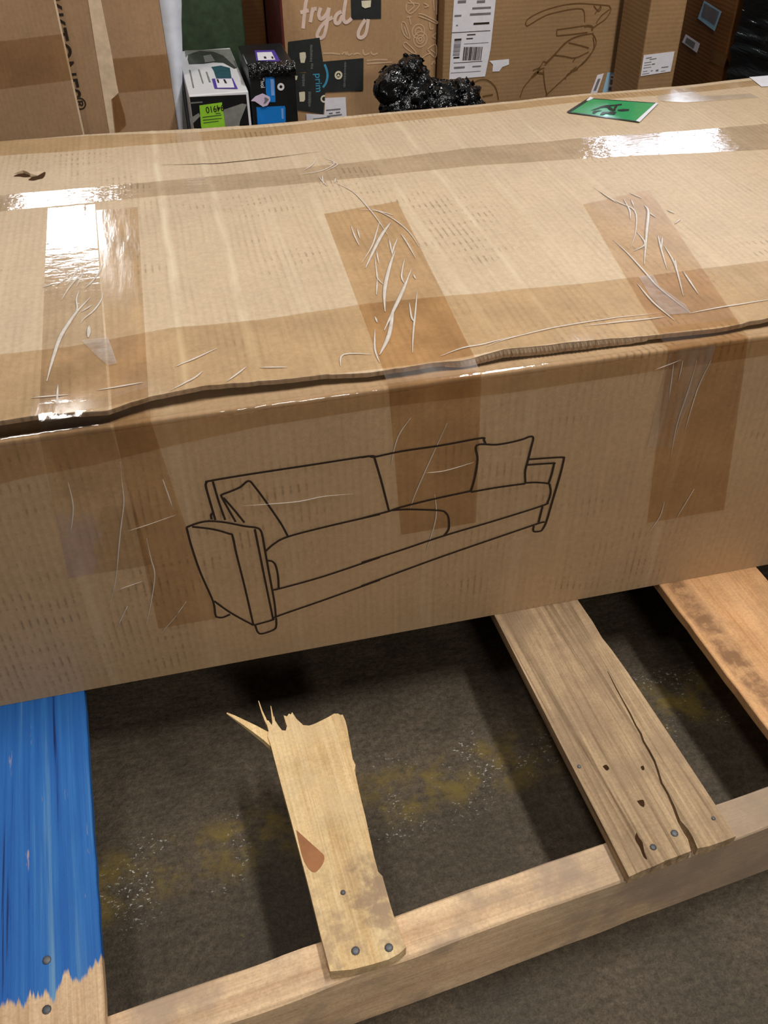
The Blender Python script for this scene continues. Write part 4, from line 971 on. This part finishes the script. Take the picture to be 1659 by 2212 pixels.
# -- carton with the chair drawing
P = yplane(1.5)
chair = carton_box('chair_carton', 0.651, 1.148, 1.5, 1.9, 0.80, M['kraft_olive'], 'kraft carton with a line drawing of a chair and a long shipping label')
L = [[(0.861,0.5751), (0.868,0.5857), (0.8987,0.5989), (0.9426,0.6086), (0.9907,0.6119), (1.0402,0.6072), (1.0786,0.6023)], [(0.8726,0.5717), (0.9126,0.5899), (0.9601,0.5981), (0.9988,0.6), (1.0127,0.5937), (1.0189,0.5684)], [(0.861,0.5751), (0.8648,0.5694), (0.8726,0.5717)], [(1.0786,0.6023), (1.0852,0.5922), (1.0749,0.5734), (1.0537,0.5607), (1.0384,0.5518)], [(1.0816,0.5938), (1.0607,0.5798), (1.0499,0.5637)],
     [(0.9456,0.5561), (0.9814,0.5581), (1.019,0.5605)], [(0.9473,0.5419), (0.9835,0.5425), (1.0295,0.5447)], [(0.9456,0.5561), (0.9467,0.542)], [(1.0373,0.6046), (1.0524,0.5914), (1.0577,0.5993), (1.0538,0.6037)], [(1.0432,0.5864), (1.0544,0.5995)],
     [(1.0466,0.5414), (1.0235,0.54), (0.9912,0.5335), (0.9667,0.518), (0.9431,0.4936), (0.9219,0.4747)], [(1.0334,0.5408), (1.0007,0.5372), (0.9725,0.5247), (0.9488,0.5019), (0.9246,0.4804)], [(1.0432,0.5416), (1.0559,0.5237), (1.0521,0.5037), (1.0351,0.4816), (1.011,0.4597)], [(1.0462,0.5329), (1.0517,0.5067), (1.0325,0.4759), (0.9891,0.4464), (0.9334,0.4008)],
     [(0.9808,0.5242), (1.0101,0.5166), (1.038,0.5081)], [(0.9426,0.498), (0.9766,0.492), (1.004,0.4872), (1.0394,0.4988)], [(1.0041,0.4866), (0.9985,0.4782)], [(0.8913,0.4651), (0.909,0.4712), (0.9176,0.4838), (0.9263,0.4802)], [(0.8939,0.4561), (0.9128,0.4666), (0.9226,0.4688)],
     [(0.8898,0.4476), (0.8702,0.4252), (0.8623,0.4017)], [(0.9199,0.4631), (0.9268,0.43), (0.9368,0.4005)], [(1.0145,0.4594), (0.9887,0.4494), (0.9834,0.4378)], [(1.0102,0.4656), (0.9947,0.4549)],
     [(0.7284,0.4416), (0.7426,0.4508), (0.7621,0.4524), (0.779,0.4452), (0.7951,0.4278), (0.8037,0.4001)]]
V, F = join_vf([ribbon(p, 0.0024, P, 0.0008 + .00005 * i) for i, p in enumerate(L)])
o = raw('chair_drawing', V, F, M['ink_brown'], chair); o['label'] = 'brown outline drawing of an office chair'
V, F = join_vf([ribbon([(1.0192,0.5586), (1.029,0.5594), (1.0411,0.5558), (1.0407,0.5474)], .005, P, .0009), ribbon([(0.8898,0.4476), (0.9037,0.4584), (0.9091,0.4697)], .006, P, .0009), ribbon([(0.9037,0.4584), (0.9208,0.4542)], .005, P, .0009), ribbon([(0.7598,0.411), (0.7878,0.4134)], .004, P, .0009)])
raw('chair_drawing_shading', V, F, M['ink_brown'], chair)
lab = patch('shipping_label', [(0.6742,0.6516), (0.7803,0.6475), (0.7736,0.5224), (0.7634,0.4592), (0.6683,0.4589)], P, 0.0010, M['paper'], chair, 0.0003)
lab['label'] = 'long white shipping label with barcodes'
Z = []
def z6(*q): Z.append(list(q))
C6 = [(0.6503,0.6385), (0.745,0.6332), (0.6531,0.5559)]
def cpx(x, y):
    a, b, c = C6; return (a[0] + (b[0] - a[0]) * x / 1000 + (c[0] - a[0]) * y / 1000, a[1] + (b[1] - a[1]) * x / 1000 + (c[1] - a[1]) * y / 1000)
def rct(x0, y0, x1, y1, sk=-0.05): return [cpx(x0, y0), cpx(x1, y0 + (x1 - x0) * sk), cpx(x1 - (y1 - y0) * .1, y1 + (x1 - x0) * sk), cpx(x0 - (y1 - y0) * .1, y1)]
dark = [rct(270, 1030, 460, 1080), rct(245, 1530, 410, 1575), rct(245, 1690, 1040, 1706), rct(190, 855, 1240, 872), rct(610, 910, 840, 940), rct(590, 1015, 770, 1045), rct(780, 600, 1210, 655)]
soft = [rct(350, 10, 570, 85), rct(860, 10, 1080, 80), rct(740, 190, 1240, 245), rct(680, 350, 1240, 410), rct(265, 390, 450, 440), rct(310, 650, 360, 685), rct(530, 1165, 1200, 1180), rct(260, 1810, 560, 1865), rct(770, 1790, 1010, 1830), rct(170, 1975, 1000, 1990)]
for i in range(11): soft.append(rct(265 - i * 4, 1090 + i * 38, 450 - i * 4, 1090 + i * 38 + random.uniform(12, 28), -0.02))
x = 530
while x < 1030:
    w = random.uniform(10, 34); (soft if random.random() < .7 else dark).append(rct(x, 1255, x + w, 1630)); x += w + random.uniform(6, 18)
V, F = bar_px(dark, P, 0.0019); raw('printing', V, F, M['ink'], lab)
V, F = bar_px(soft, P, 0.0018); raw('printing', V, F, M['ink_soft'], lab)
patch('torn_sticker', [(0.7723,0.4951), (0.8243,0.4959), (0.8254,0.4829), (0.8077,0.4783), (0.8003,0.4686), (0.7822,0.4693), (0.7827,0.4858)], P, 0.0010, M['paper'], chair, 0.0003)
s1 = patch('barcode_sticker', [(1.0716,0.4403), (1.0892,0.4435), (1.0764,0.3906), (1.0569,0.3898)], P, 0.0010, M['paper'], chair, 0.0003)
s2 = patch('barcode_sticker', [(1.0993,0.4451), (1.1485,0.4393), (1.1474,0.391), (1.0912,0.3883)], P, 0.0010, M['paper_blue'], chair, 0.0003)
s2['label'] = 'pale blue barcode sticker'
V, F = bar_px([[(1.1092,0.4398), (1.1453,0.435), (1.144,0.396), (1.1058,0.3953)]], P, 0.0018); raw('white_panel', V, F, M['paper'], s2)
V, F = bar_px([[(1.11,0.4352), (1.1408,0.4308), (1.14,0.4274), (1.1092,0.4319)], [(1.1099,0.4273), (1.1408,0.4227), (1.1401,0.4113), (1.1092,0.4159)], [(1.1089,0.409), (1.1384,0.4057), (1.1371,0.3976), (1.1076,0.401)]], P, 0.0024); raw('printing', V, F, M['ink_soft'], s2)
V, F = bar_px([[(1.0742,0.431), (1.0819,0.4316), (1.0733,0.4024), (1.0656,0.4018)]], P, 0.0018); raw('printing', V, F, M['ink_soft'], s1)

# -- narrow carton with white address label
P = yplane(1.33)
jbox = carton_box('narrow_carton', 1.104, 1.197, 1.33, 1.475, 0.80, M['kraft_olive'], 'narrow kraft carton with a white address label beside the chair carton')
lab = patch('address_label', [(1.1054,0.5273), (1.1857,0.5305), (1.1846,0.4849), (1.1059,0.4797)], P, 0.0010, M['paper'], jbox, 0.0003)
q = [[(1.1124,0.5208), (1.1274,0.5223), (1.1272,0.5204), (1.1122,0.5189)], [(1.1224,0.5177), (1.1409,0.5189), (1.1407,0.5171), (1.1222,0.5157)], [(1.1097,0.5105), (1.1282,0.5117), (1.1283,0.5102), (1.1097,0.509)], [(1.1304,0.5065), (1.1385,0.5072), (1.1386,0.5044), (1.1304,0.504)], [(1.1107,0.5049), (1.1282,0.5057), (1.1282,0.5045), (1.1108,0.5033)], [(1.1095,0.4989), (1.1305,0.4999), (1.1305,0.4986), (1.1095,0.4973)],
     [(1.1098,0.4907), (1.1215,0.4914), (1.1215,0.4901), (1.1098,0.4895)], [(1.131,0.4912), (1.1356,0.4919), (1.1355,0.4899), (1.1309,0.4892)], [(1.1439,0.4919), (1.1508,0.4929), (1.1511,0.4883), (1.1441,0.4878)], [(1.1577,0.497), (1.1759,0.4978), (1.1759,0.4958), (1.1576,0.495)], [(1.1577,0.4878), (1.1695,0.4885), (1.1695,0.4873), (1.1577,0.4868)], [(1.1085,0.4849), (1.1273,0.4859), (1.1272,0.4848), (1.1085,0.4836)]]
V, F = bar_px(q, P, 0.0018); raw('printing', V, F, M['ink_soft'], lab)

# -- dark brown carton seen from its side, and the wrapped load in front of it
kb = empty('brown_carton', (1.55, 1.66, 0), 'dark brown carton in shade with two crooked stickers beside the wrapped load', 'carton')
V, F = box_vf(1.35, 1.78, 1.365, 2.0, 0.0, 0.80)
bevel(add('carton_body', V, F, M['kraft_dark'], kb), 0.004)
P = lambda u, v, w: (1.35 - w, u, v)
s1 = patch('sticker', [(1.5158,0.595), (1.4238,0.5884), (1.4379,0.5408), (1.5306,0.5508)], P, 0.0010, M['paper_blue'], kb, 0.0003); s1['label'] = 'pale blue sticker'
V, F = bar_px([[(1.5105,0.5904), (1.4333,0.5858), (1.4414,0.5556), (1.5134,0.5601)]], P, 0.0018); raw('printing', V, F, M['ink_soft'], s1)
s2 = patch('sticker', [(1.5758,0.5029), (1.496,0.4981), (1.5023,0.4745), (1.5872,0.4807)], P, 0.0010, M['paper'], kb, 0.0003); s2['label'] = 'small white sticker'
V, F = bar_px([[(1.5665,0.4975), (1.518,0.4952), (1.5219,0.4809), (1.5713,0.4844)]], P, 0.0018); raw('printing', V, F, M['ink_soft'], s2)
V, F = bar_px([[(1.4268,0.502), (1.3558,0.5019), (1.3633,0.4715), (1.4352,0.4709)]], P, 0.0006); raw('printed_panel', V, F, M['ink_brown'], kb)
wr = empty('wrapped_load', (1.55, 1.15, 0), 'load wrapped in glossy black stretch film at the far right', 'load')
V, F = [], []
n, mz = 24, 150
ring = [(1.345, 1.33), (1.345, 1.02), (1.78, 1.02), (1.78, 1.33)]
def ringpt(t):
    t = (t % 1.0) * 4; i = int(t); a = Vector(ring[i]); b = Vector(ring[(i + 1) % 4]); return a.lerp(b, t - i)
for j in range(mz + 1):
    for i in range(n * 4):
        p = ringpt(i / (n * 4)); z = 0.82 * j / mz
        d = 0.006 * noise.noise(Vector((p.x * 6, p.y * 9 + z * 6, z * 16))) + 0.012 * max(0, noise.noise(Vector((0, p.y * 1.5, (z + (p.y - 1.2) * .12) * 38)))) ; c = p - Vector((1.56, 1.175)); c.normalize()
        V.append((p.x + c.x * d, p.y + c.y * d, z))
k = n * 4
for j in range(mz):
    for i in range(k): F.append((j * k + i, j * k + (i + 1) % k, (j + 1) * k + (i + 1) % k, (j + 1) * k + i))
F.append(tuple(range(k - 1, -1, -1))); F.append(tuple(mz * k + i for i in range(k)))
add('stretch_film', V, F, M['wrap'], wr)

# -- leaning carton at the left with upright lettering
LA = math.radians(4.0)
LO = Vector((-0.34, 1.3776, 0)); LE = Vector((math.cos(LA), math.sin(LA), 0)); LN = Vector((-math.sin(LA), math.cos(LA), 0))
def PL(u, v, w):
    p = LO + LE * u - LN * w; return (p.x, p.y, v)
def obox(u0, u1, d0, d1, z0, z1):
    V = [tuple(LO + LE * u + LN * d + Vector((0, 0, z))) for u in (u0, u1) for d in (d0, d1) for z in (z0, z1)]
    return V, box_vf(0, 1, 0, 1, 0, 1)[1]
lb = empty('flapped_carton', tuple(LO + LN * 0.18), 'large kraft carton at the left with upright black lettering and a front flap', 'carton')
V, F = obox(-0.42, 0.322, 0.0, 0.36, 0, 0.80); bevel(add('carton_body', V, F, M['kraft_bg'], lb), 0.004)
ed = [(0.1084,0.7143), (0.1093,0.4436)]
V, F = prism([(-0.42, 0.0), (ed[1][0] - (ed[0][0] - ed[1][0]) * 1.6, 0.0), (ed[1][0], ed[1][1]), (ed[0][0], ed[0][1]), (ed[0][0] + (ed[0][0] - ed[1][0]) * .3, 0.79), (-0.42, 0.79)], 0.016, 0.022, PL)
fp = add('front_flap', V, F, M['kraft_bg'], lb)
V, F = ribbon([(ed[1][0] - .0, ed[1][1] - .1), ed[0], (ed[0][0], .79)], .004, PL, .0225, False); raw('flap_edge', V, F, M['kraft_pale'], fp)
V, F = poly_fill([(-0.0731,0.6446), (0.1078,0.6506), (0.1134,0.5591), (-0.0992,0.5524)], lambda u, v, w: PL(u, v, .0226 + w), .05); raw('tape_strip', V, F, M['tape_front'], fp)
V, F = prism([(0.176,0.7228), (0.2013,0.7211), (0.2021,0.6682), (0.2032,0.6042), (0.2022,0.5376), (0.2025,0.518), (0.1837,0.5049), (0.1772,0.4295), (0.1659,0.4307), (0.1677,0.4965), (0.1711,0.6068)], .0008, .0014, PL); add('paper_strip', V, F, M['kraft_pale'], lb)
V, F = prism([(0.1859,0.5057), (0.202,0.5151), (0.2074,0.4674), (0.2057,0.4472), (0.1848,0.4308), (0.1796,0.4313)], .0008, .0016, PL); add('tape_end', V, F, M['tape_front'], lb)
V, F = poly_fill([(0.2032,0.5892), (0.3263,0.5883), (0.3223,0.5166), (0.2015,0.5181)], lambda u, v, w: PL(u, v, .0010 + w), .05); raw('tape_strip', V, F, M['tape_front'], lb)
tpos = [(0.1357,0.7151), (0.1394,0.7149), (0.1203,0.512)]
V, F = text_vf('KKTONES', .056, PL, .0012, -math.pi / 2 + 0.008, (tpos[0][0] - 0.055, 0.705 + .012), 1.05, .78)
V2, F2 = text_vf('®', .034, PL, .0012, -math.pi / 2, [(0.103,0.5157)][0])
V, F = join_vf([(V, F), (V2, F2)]); o = raw('lettering', V, F, M['ink'], lb); o['label'] = 'black capital letters running downward'

# -- white foam sheet beside it
fo = empty('foam_sheet', (0.0, 1.44, 0), 'white foam sheet standing upright against the left carton', 'foam sheet')
V, F = [], []
for j in range(25):
    z = 0.78 * j / 24
    xr = -0.004 + (z - 0.453) * 0.137 + 0.003 * noise.noise(Vector((z * 9, 0, 0))); xr = max(xr, -0.009)
    for y, ins in ((1.405, 0), (1.41, -.003), (1.60, -.003), (1.605, 0)):
        V.append((-0.0185 + (0.004 if y > 1.5 else 0), y, z)); V.append((xr + ins + 0.002 * noise.noise(Vector((z * 20, y * 9, 2))), y, z))
for j in range(24):
    b = j * 8; c = b + 8
    F += [(b, c, c + 1, b + 1), (b + 1, c + 1, c + 3, b + 3), (b + 3, c + 3, c + 5, b + 5), (b + 5, c + 5, c + 7, b + 7), (b + 7, c + 7, c + 6, b + 6), (b + 6, c + 6, c, b)]
F += [(0, 1, 3, 5, 7, 6), (192, 198, 199, 197, 195, 193)]
add('sheet', V, F, M['foam'], fo, None, True)

# -- white retail carton
P = yplane(1.25)
wc_ = empty('retail_carton', (0.075, 1.42, 0), 'white and black retail carton with lime price sticker beside the foam sheet', 'carton')
V, F = box_vf(0.011, 0.139, 1.25, 1.615, 0, 0.54); bevel(add('carton_body', V, F, M['white_card'], wc_), 0.0025)
PT = lambda u, v, w: (u, v, 0.54 + w)
fp = patch('front_panel', [(0.0125, 0.02), (0.1335, 0.02), (0.1335, 0.533), (0.0125, 0.537)], P, 0.0006, M['black_card'], wc_, 0.0003); fp['label'] = 'black front panel'
V, F = bar_px([[(0.0785,0.505), (0.1231,0.5153), (0.1327,0.5126), (0.1139,0.4781), (0.1039,0.4359), (0.0725,0.4386)], [(0.006,0.4929), (0.0269,0.5031), (0.0302,0.4969), (0.0071,0.4788)]], P, .0012); raw('grey_picture', V, F, M['grey_print'], fp)
V, F = bar_px([[(0.0109,0.5265), (0.0382,0.5263), (0.0384,0.5234), (0.0104,0.5231)]], P, .0012); raw('brand_line', V, F, M['tape_grey'], fp)
ps = patch('price_sticker', [(0.0306,0.5186), (0.0795,0.5212), (0.0806,0.4748), (0.08,0.4483), (0.0295,0.4465), (0.0285,0.477)], P, .0016, M['price_green'], wc_, .0003); ps['label'] = 'lime green price sticker with upside-down number'
a_, b_ = [(0.0804,0.5157), (0.0303,0.5127)]
V, F = text_vf('94910', .0186, P, .0024, math.pi + 0.06, (a_[0] + .002, a_[1] + .001), 1.0, .86); raw('number', V, F, M['ink'], ps)
V, F = bar_px([[(0.0635,0.5002), (0.0738,0.5004), (0.0737,0.4989), (0.0633,0.4987)], [(0.034,0.4946), (0.0754,0.4963), (0.0754,0.4948), (0.0337,0.493)], [(0.0342,0.4886), (0.0756,0.4893), (0.0756,0.488), (0.034,0.4871)], [(0.0344,0.4826), (0.0677,0.4839), (0.0677,0.4827), (0.0342,0.4812)]], P, .0024); raw('fine_print', V, F, M['dark_green'], ps)
V, F = bar_px([[(0.0337,1.5756), (0.0632,1.6027), (0.096,1.5847), (0.1149,1.5444), (0.1339,1.4307), (0.1279,1.4264), (0.1086,1.4826), (0.0873,1.4926), (0.0625,1.4871), (0.0298,1.492), (0.0295,1.5338)]], PT, .0008); raw('picture', V, F, M['dark_print'], wc_)
V, F = bar_px([[(0.0287,1.6167), (0.1379,1.5999), (0.1369,1.438), (0.1339,1.4307), (0.1149,1.5444), (0.096,1.5847), (0.0632,1.6027), (0.0337,1.5756), (0.0263,1.5517)]], PT, .0006); raw('picture', V, F, M['grey_print'], wc_)
V, F = bar_px([[(0.0681,1.553), (0.0869,1.5608), (0.0914,1.4999), (0.0675,1.494)]], PT, .0012); raw('picture', V, F, M['grey_print'], wc_)
V, F = bar_px([[(0.0782,1.4541), (0.1008,1.4601), (0.119,1.4348), (0.1138,1.3467), (0.0804,1.352), (0.0806,1.4215)]], PT, .0008); raw('picture', V, F, M['teal_print'], wc_)
V, F = bar_px([[(0.0705,1.3585), (0.1163,1.3498), (0.1185,1.2666), (0.0695,1.2817)]], PT, .0012); raw('label', V, F, M['purple'], wc_)
V, F = bar_px([[(0.0773,1.3529), (0.1136,1.3448), (0.1122,1.2754), (0.0759,1.2835)]], PT, .0018); raw('label_panel', V, F, M['paper'], wc_)
V, F = bar_px([[(0.0799,1.3465), (0.084,1.3454), (0.0834,1.3177), (0.0803,1.3186)], [(0.0943,1.3426), (0.0984,1.3415), (0.0998,1.3096), (0.0952,1.3108)]], PT, .0024); raw('label_marks', V, F, M['ink'], wc_)
V, F = bar_px([[(0.0262,1.4443), (0.0294,1.4435), (0.0269,1.3005), (0.0238,1.3013)], [(0.0467,1.4427), (0.0499,1.4418), (0.0498,1.3269), (0.047,1.3314)], [(0.062,1.4187), (0.0652,1.4178), (0.066,1.3336), (0.062,1.3347)]], PT, .0008); raw('picture_lines', V, F, M['grey_print'], wc_)

# -- black film-wrapped retail carton
P = yplane(1.28)
bk = empty('dark_retail_carton', (0.197, 1.38, 0), 'black film-wrapped retail carton with bright blue panels next to the white one', 'carton')
V, F = box_vf(0.1465, 0.248, 1.28, 1.475, 0, 0.577); bevel(add('carton_body', V, F, M['black_card'], bk), 0.003)
PT = lambda u, v, w: (u, v, 0.577 + w)
V, F = bar_px([[(0.1819,0.567), (0.2025,0.5665), (0.1995,0.5035), (0.1861,0.5045), (0.1815,0.52), (0.1801,0.5257)]], P, .0010); o = raw('blue_stripe', V, F, M['blue_card'], bk); o['label'] = 'upright bright blue stripe'
V, F = bar_px([[(0.1923,0.5521), (0.1997,0.552), (0.1987,0.5177), (0.1913,0.5183)]], P, .0016); raw('stripe_text', V, F, M['blue_pale'], bk)
bp = patch('blue_panel', [(0.1559,0.4964), (0.2193,0.4939), (0.2206,0.4904), (0.2182,0.4479), (0.1549,0.4512)], P, .0010, M['blue_card'], bk, .0005); bp['label'] = 'wide bright blue panel at the bottom'
V, F = bar_px([[(0.2109,0.4893), (0.2159,0.4893), (0.2146,0.4668), (0.2105,0.4666)]], P, .0020); raw('panel_text', V, F, M['blue_pale'], bp)
a_ = [(0.1702,0.5569), (0.1676,0.5303)]
V, F = text_vf('Tivol', .0125, P, .0012, -math.pi / 2, a_[0], 1.0, .85); raw('brand_lettering', V, F, M['white_card'], bk)
c_ = [(0.2141,0.5348), (0.2215,0.5343)]
V, F = ribbon(circ(c_[0][0], c_[0][1], (c_[1][0] - c_[0][0]) * .75), .0045, P, .0012); raw('round_mark', V, F, M['white_card'], bk)
V, F = prism([(0.145,0.5115), (0.1557,0.52), (0.1721,0.5249), (0.1872,0.5167), (0.1881,0.51), (0.1806,0.4993), (0.1704,0.4972), (0.1621,0.5036), (0.1537,0.5099)], .004, .0055, P)
tg = add('paper_tag', V, F, M['lilac'], bk); tg['label'] = 'folded lilac paper tag'
V, F = bar_px([[(0.1752,0.5167), (0.1783,0.5169), (0.1848,0.5122), (0.1772,0.5052), (0.172,0.5037), (0.1757,0.511)]], P, .0062); raw('tag_mark', V, F, M['ink_soft'], tg)
V, F = bar_px([[(0.1783,1.4198), (0.2223,1.4116), (0.2221,1.3199), (0.2172,1.3139), (0.1713,1.3339)]], PT, .0006); raw('top_label', V, F, M['purple'], bk)
V, F = bar_px([[(0.1808,1.3996), (0.2137,1.3943), (0.2128,1.328), (0.1752,1.3328)]], PT, .0012); raw('top_label_panel', V, F, M['paper'], bk)
V, F = bar_px([[(0.1906,1.3585), (0.1956,1.359), (0.1953,1.3422), (0.1903,1.3417)], [(0.207,1.354), (0.2111,1.3547), (0.2107,1.3379), (0.2066,1.3372)]], PT, .0018); raw('top_label_marks', V, F, M['ink'], bk)
# crumpled film along the top edge
V, F = [], []
n = 46
for i in range(n + 1):
    x = 0.146 + 0.103 * i / n
    for j, (dy, dz) in enumerate(((0.03, .002), (0.012, .006), (-0.002, .004), (-0.006, -.006), (-0.003, -.02))):
        q = noise.noise(Vector((x * 90, j * 1.7, 0))) * .006
        V.append((x, 1.28 + dy - abs(q) * .5, 0.577 + dz + q))
for i in range(n):
    for j in range(4): F.append((i * 5 + j, (i + 1) * 5 + j, (i + 1) * 5 + j + 1, i * 5 + j + 1))
raw('crumpled_film', V, F, M['bag'], bk, False)

# -- dim cartons behind
g1 = carton_box('green_carton', 0.02, 0.186, 1.69, 2.05, 0.72, M['dark_green'], 'dark green carton standing behind the white retail carton')
g2 = carton_box('brown_carton', 0.19, 0.250, 1.78, 2.1, 0.72, M['kraft_dark'], 'thin brown carton between the green carton and the lettered carton')
g3 = carton_box('red_carton', 0.2535, 0.2600, 1.5, 2.1, 0.72, M['dark_red'], 'slim dark red carton squeezed in beside the lettered carton')

# -- black bin bag
bagroot = empty('bin_bag', (0.56, 1.30, 0), 'crumpled glossy black plastic bin bag tucked behind the sofa carton', 'bag')
bm = bmesh.new()
def blob(c, r, rot=0.0):
    m = Matrix.Translation(c) @ Matrix.Rotation(rot, 4, 'Y') @ Matrix.Diagonal((r[0], r[1], r[2], 1))
    bmesh.ops.create_icosphere(bm, subdivisions=4, radius=1.0, matrix=m)
blob((0.56, 1.30, 0.22), (0.135, 0.13, 0.235)); blob((0.505, 1.30, 0.47), (0.045, 0.05, 0.075), 0.5); blob((0.475, 1.30, 0.515), (0.035, 0.035, 0.03), -0.4)
blob((0.515, 1.30, 0.535), (0.022, 0.03, 0.032), 0.3); blob((0.585, 1.29, 0.46), (0.05, 0.06, 0.05)); blob((0.64, 1.30, 0.45), (0.042, 0.05, 0.052)); blob((0.47, 1.29, 0.41), (0.04, 0.05, 0.045))
for v in bm.verts: v.co.z = max(v.co.z, 0.001)
me = bpy.data.meshes.new('bag_skin'); bm.to_mesh(me); bm.free()
me.materials.append(M['bag'])
bo_ = bpy.data.objects.new('bag_skin', me); COL.objects.link(bo_)
rm = bo_.modifiers.new('remesh', 'REMESH'); rm.mode = 'VOXEL'; rm.voxel_size = 0.0055
dg = bpy.context.evaluated_depsgraph_get()
me2 = bpy.data.meshes.new_from_object(bo_.evaluated_get(dg))
for v in me2.vertices:
    c = v.co
    d = 0.012 * (1 - 2 * abs(noise.noise(Vector((c.x * 26, c.y * 26, c.z * 18))))) + 0.008 * (1 - 2 * abs(noise.noise(Vector((c.x * 55, c.y * 55, c.z * 40)))))
    c += v.normal * d
    c.z = max(c.z, 0.0)
for p in me2.polygons: p.use_smooth = True
bo_.modifiers.clear(); bo_.data = me2
for v in me2.vertices: v.co -= Vector((0.56, 1.30, 0))
bo_.parent = bagroot
if not me2.materials: me2.materials.append(M['bag'])

for o in bpy.data.objects:
    if '_w' in o: del o['_w']
# fine print and line drawings made of strokes too small to pick apart
for o in bpy.data.objects:
    if o.type == 'MESH' and o.parent is not None and o.name.split('.')[0] in ('printing', 'fine_print', 'tape_fine_print', 'small_lettering', 'food_doodles', 'lettering', 'chair_drawing_shading', 'tape_icons', 'grey_picture', 'label_marks', 'picture_lines', 'top_label_marks', 'tape_lettering', 'number', 'brand_lettering', 'printed_figures', 'sofa_drawing', 'chair_drawing', 'border'):
        o['kind'] = 'stuff'
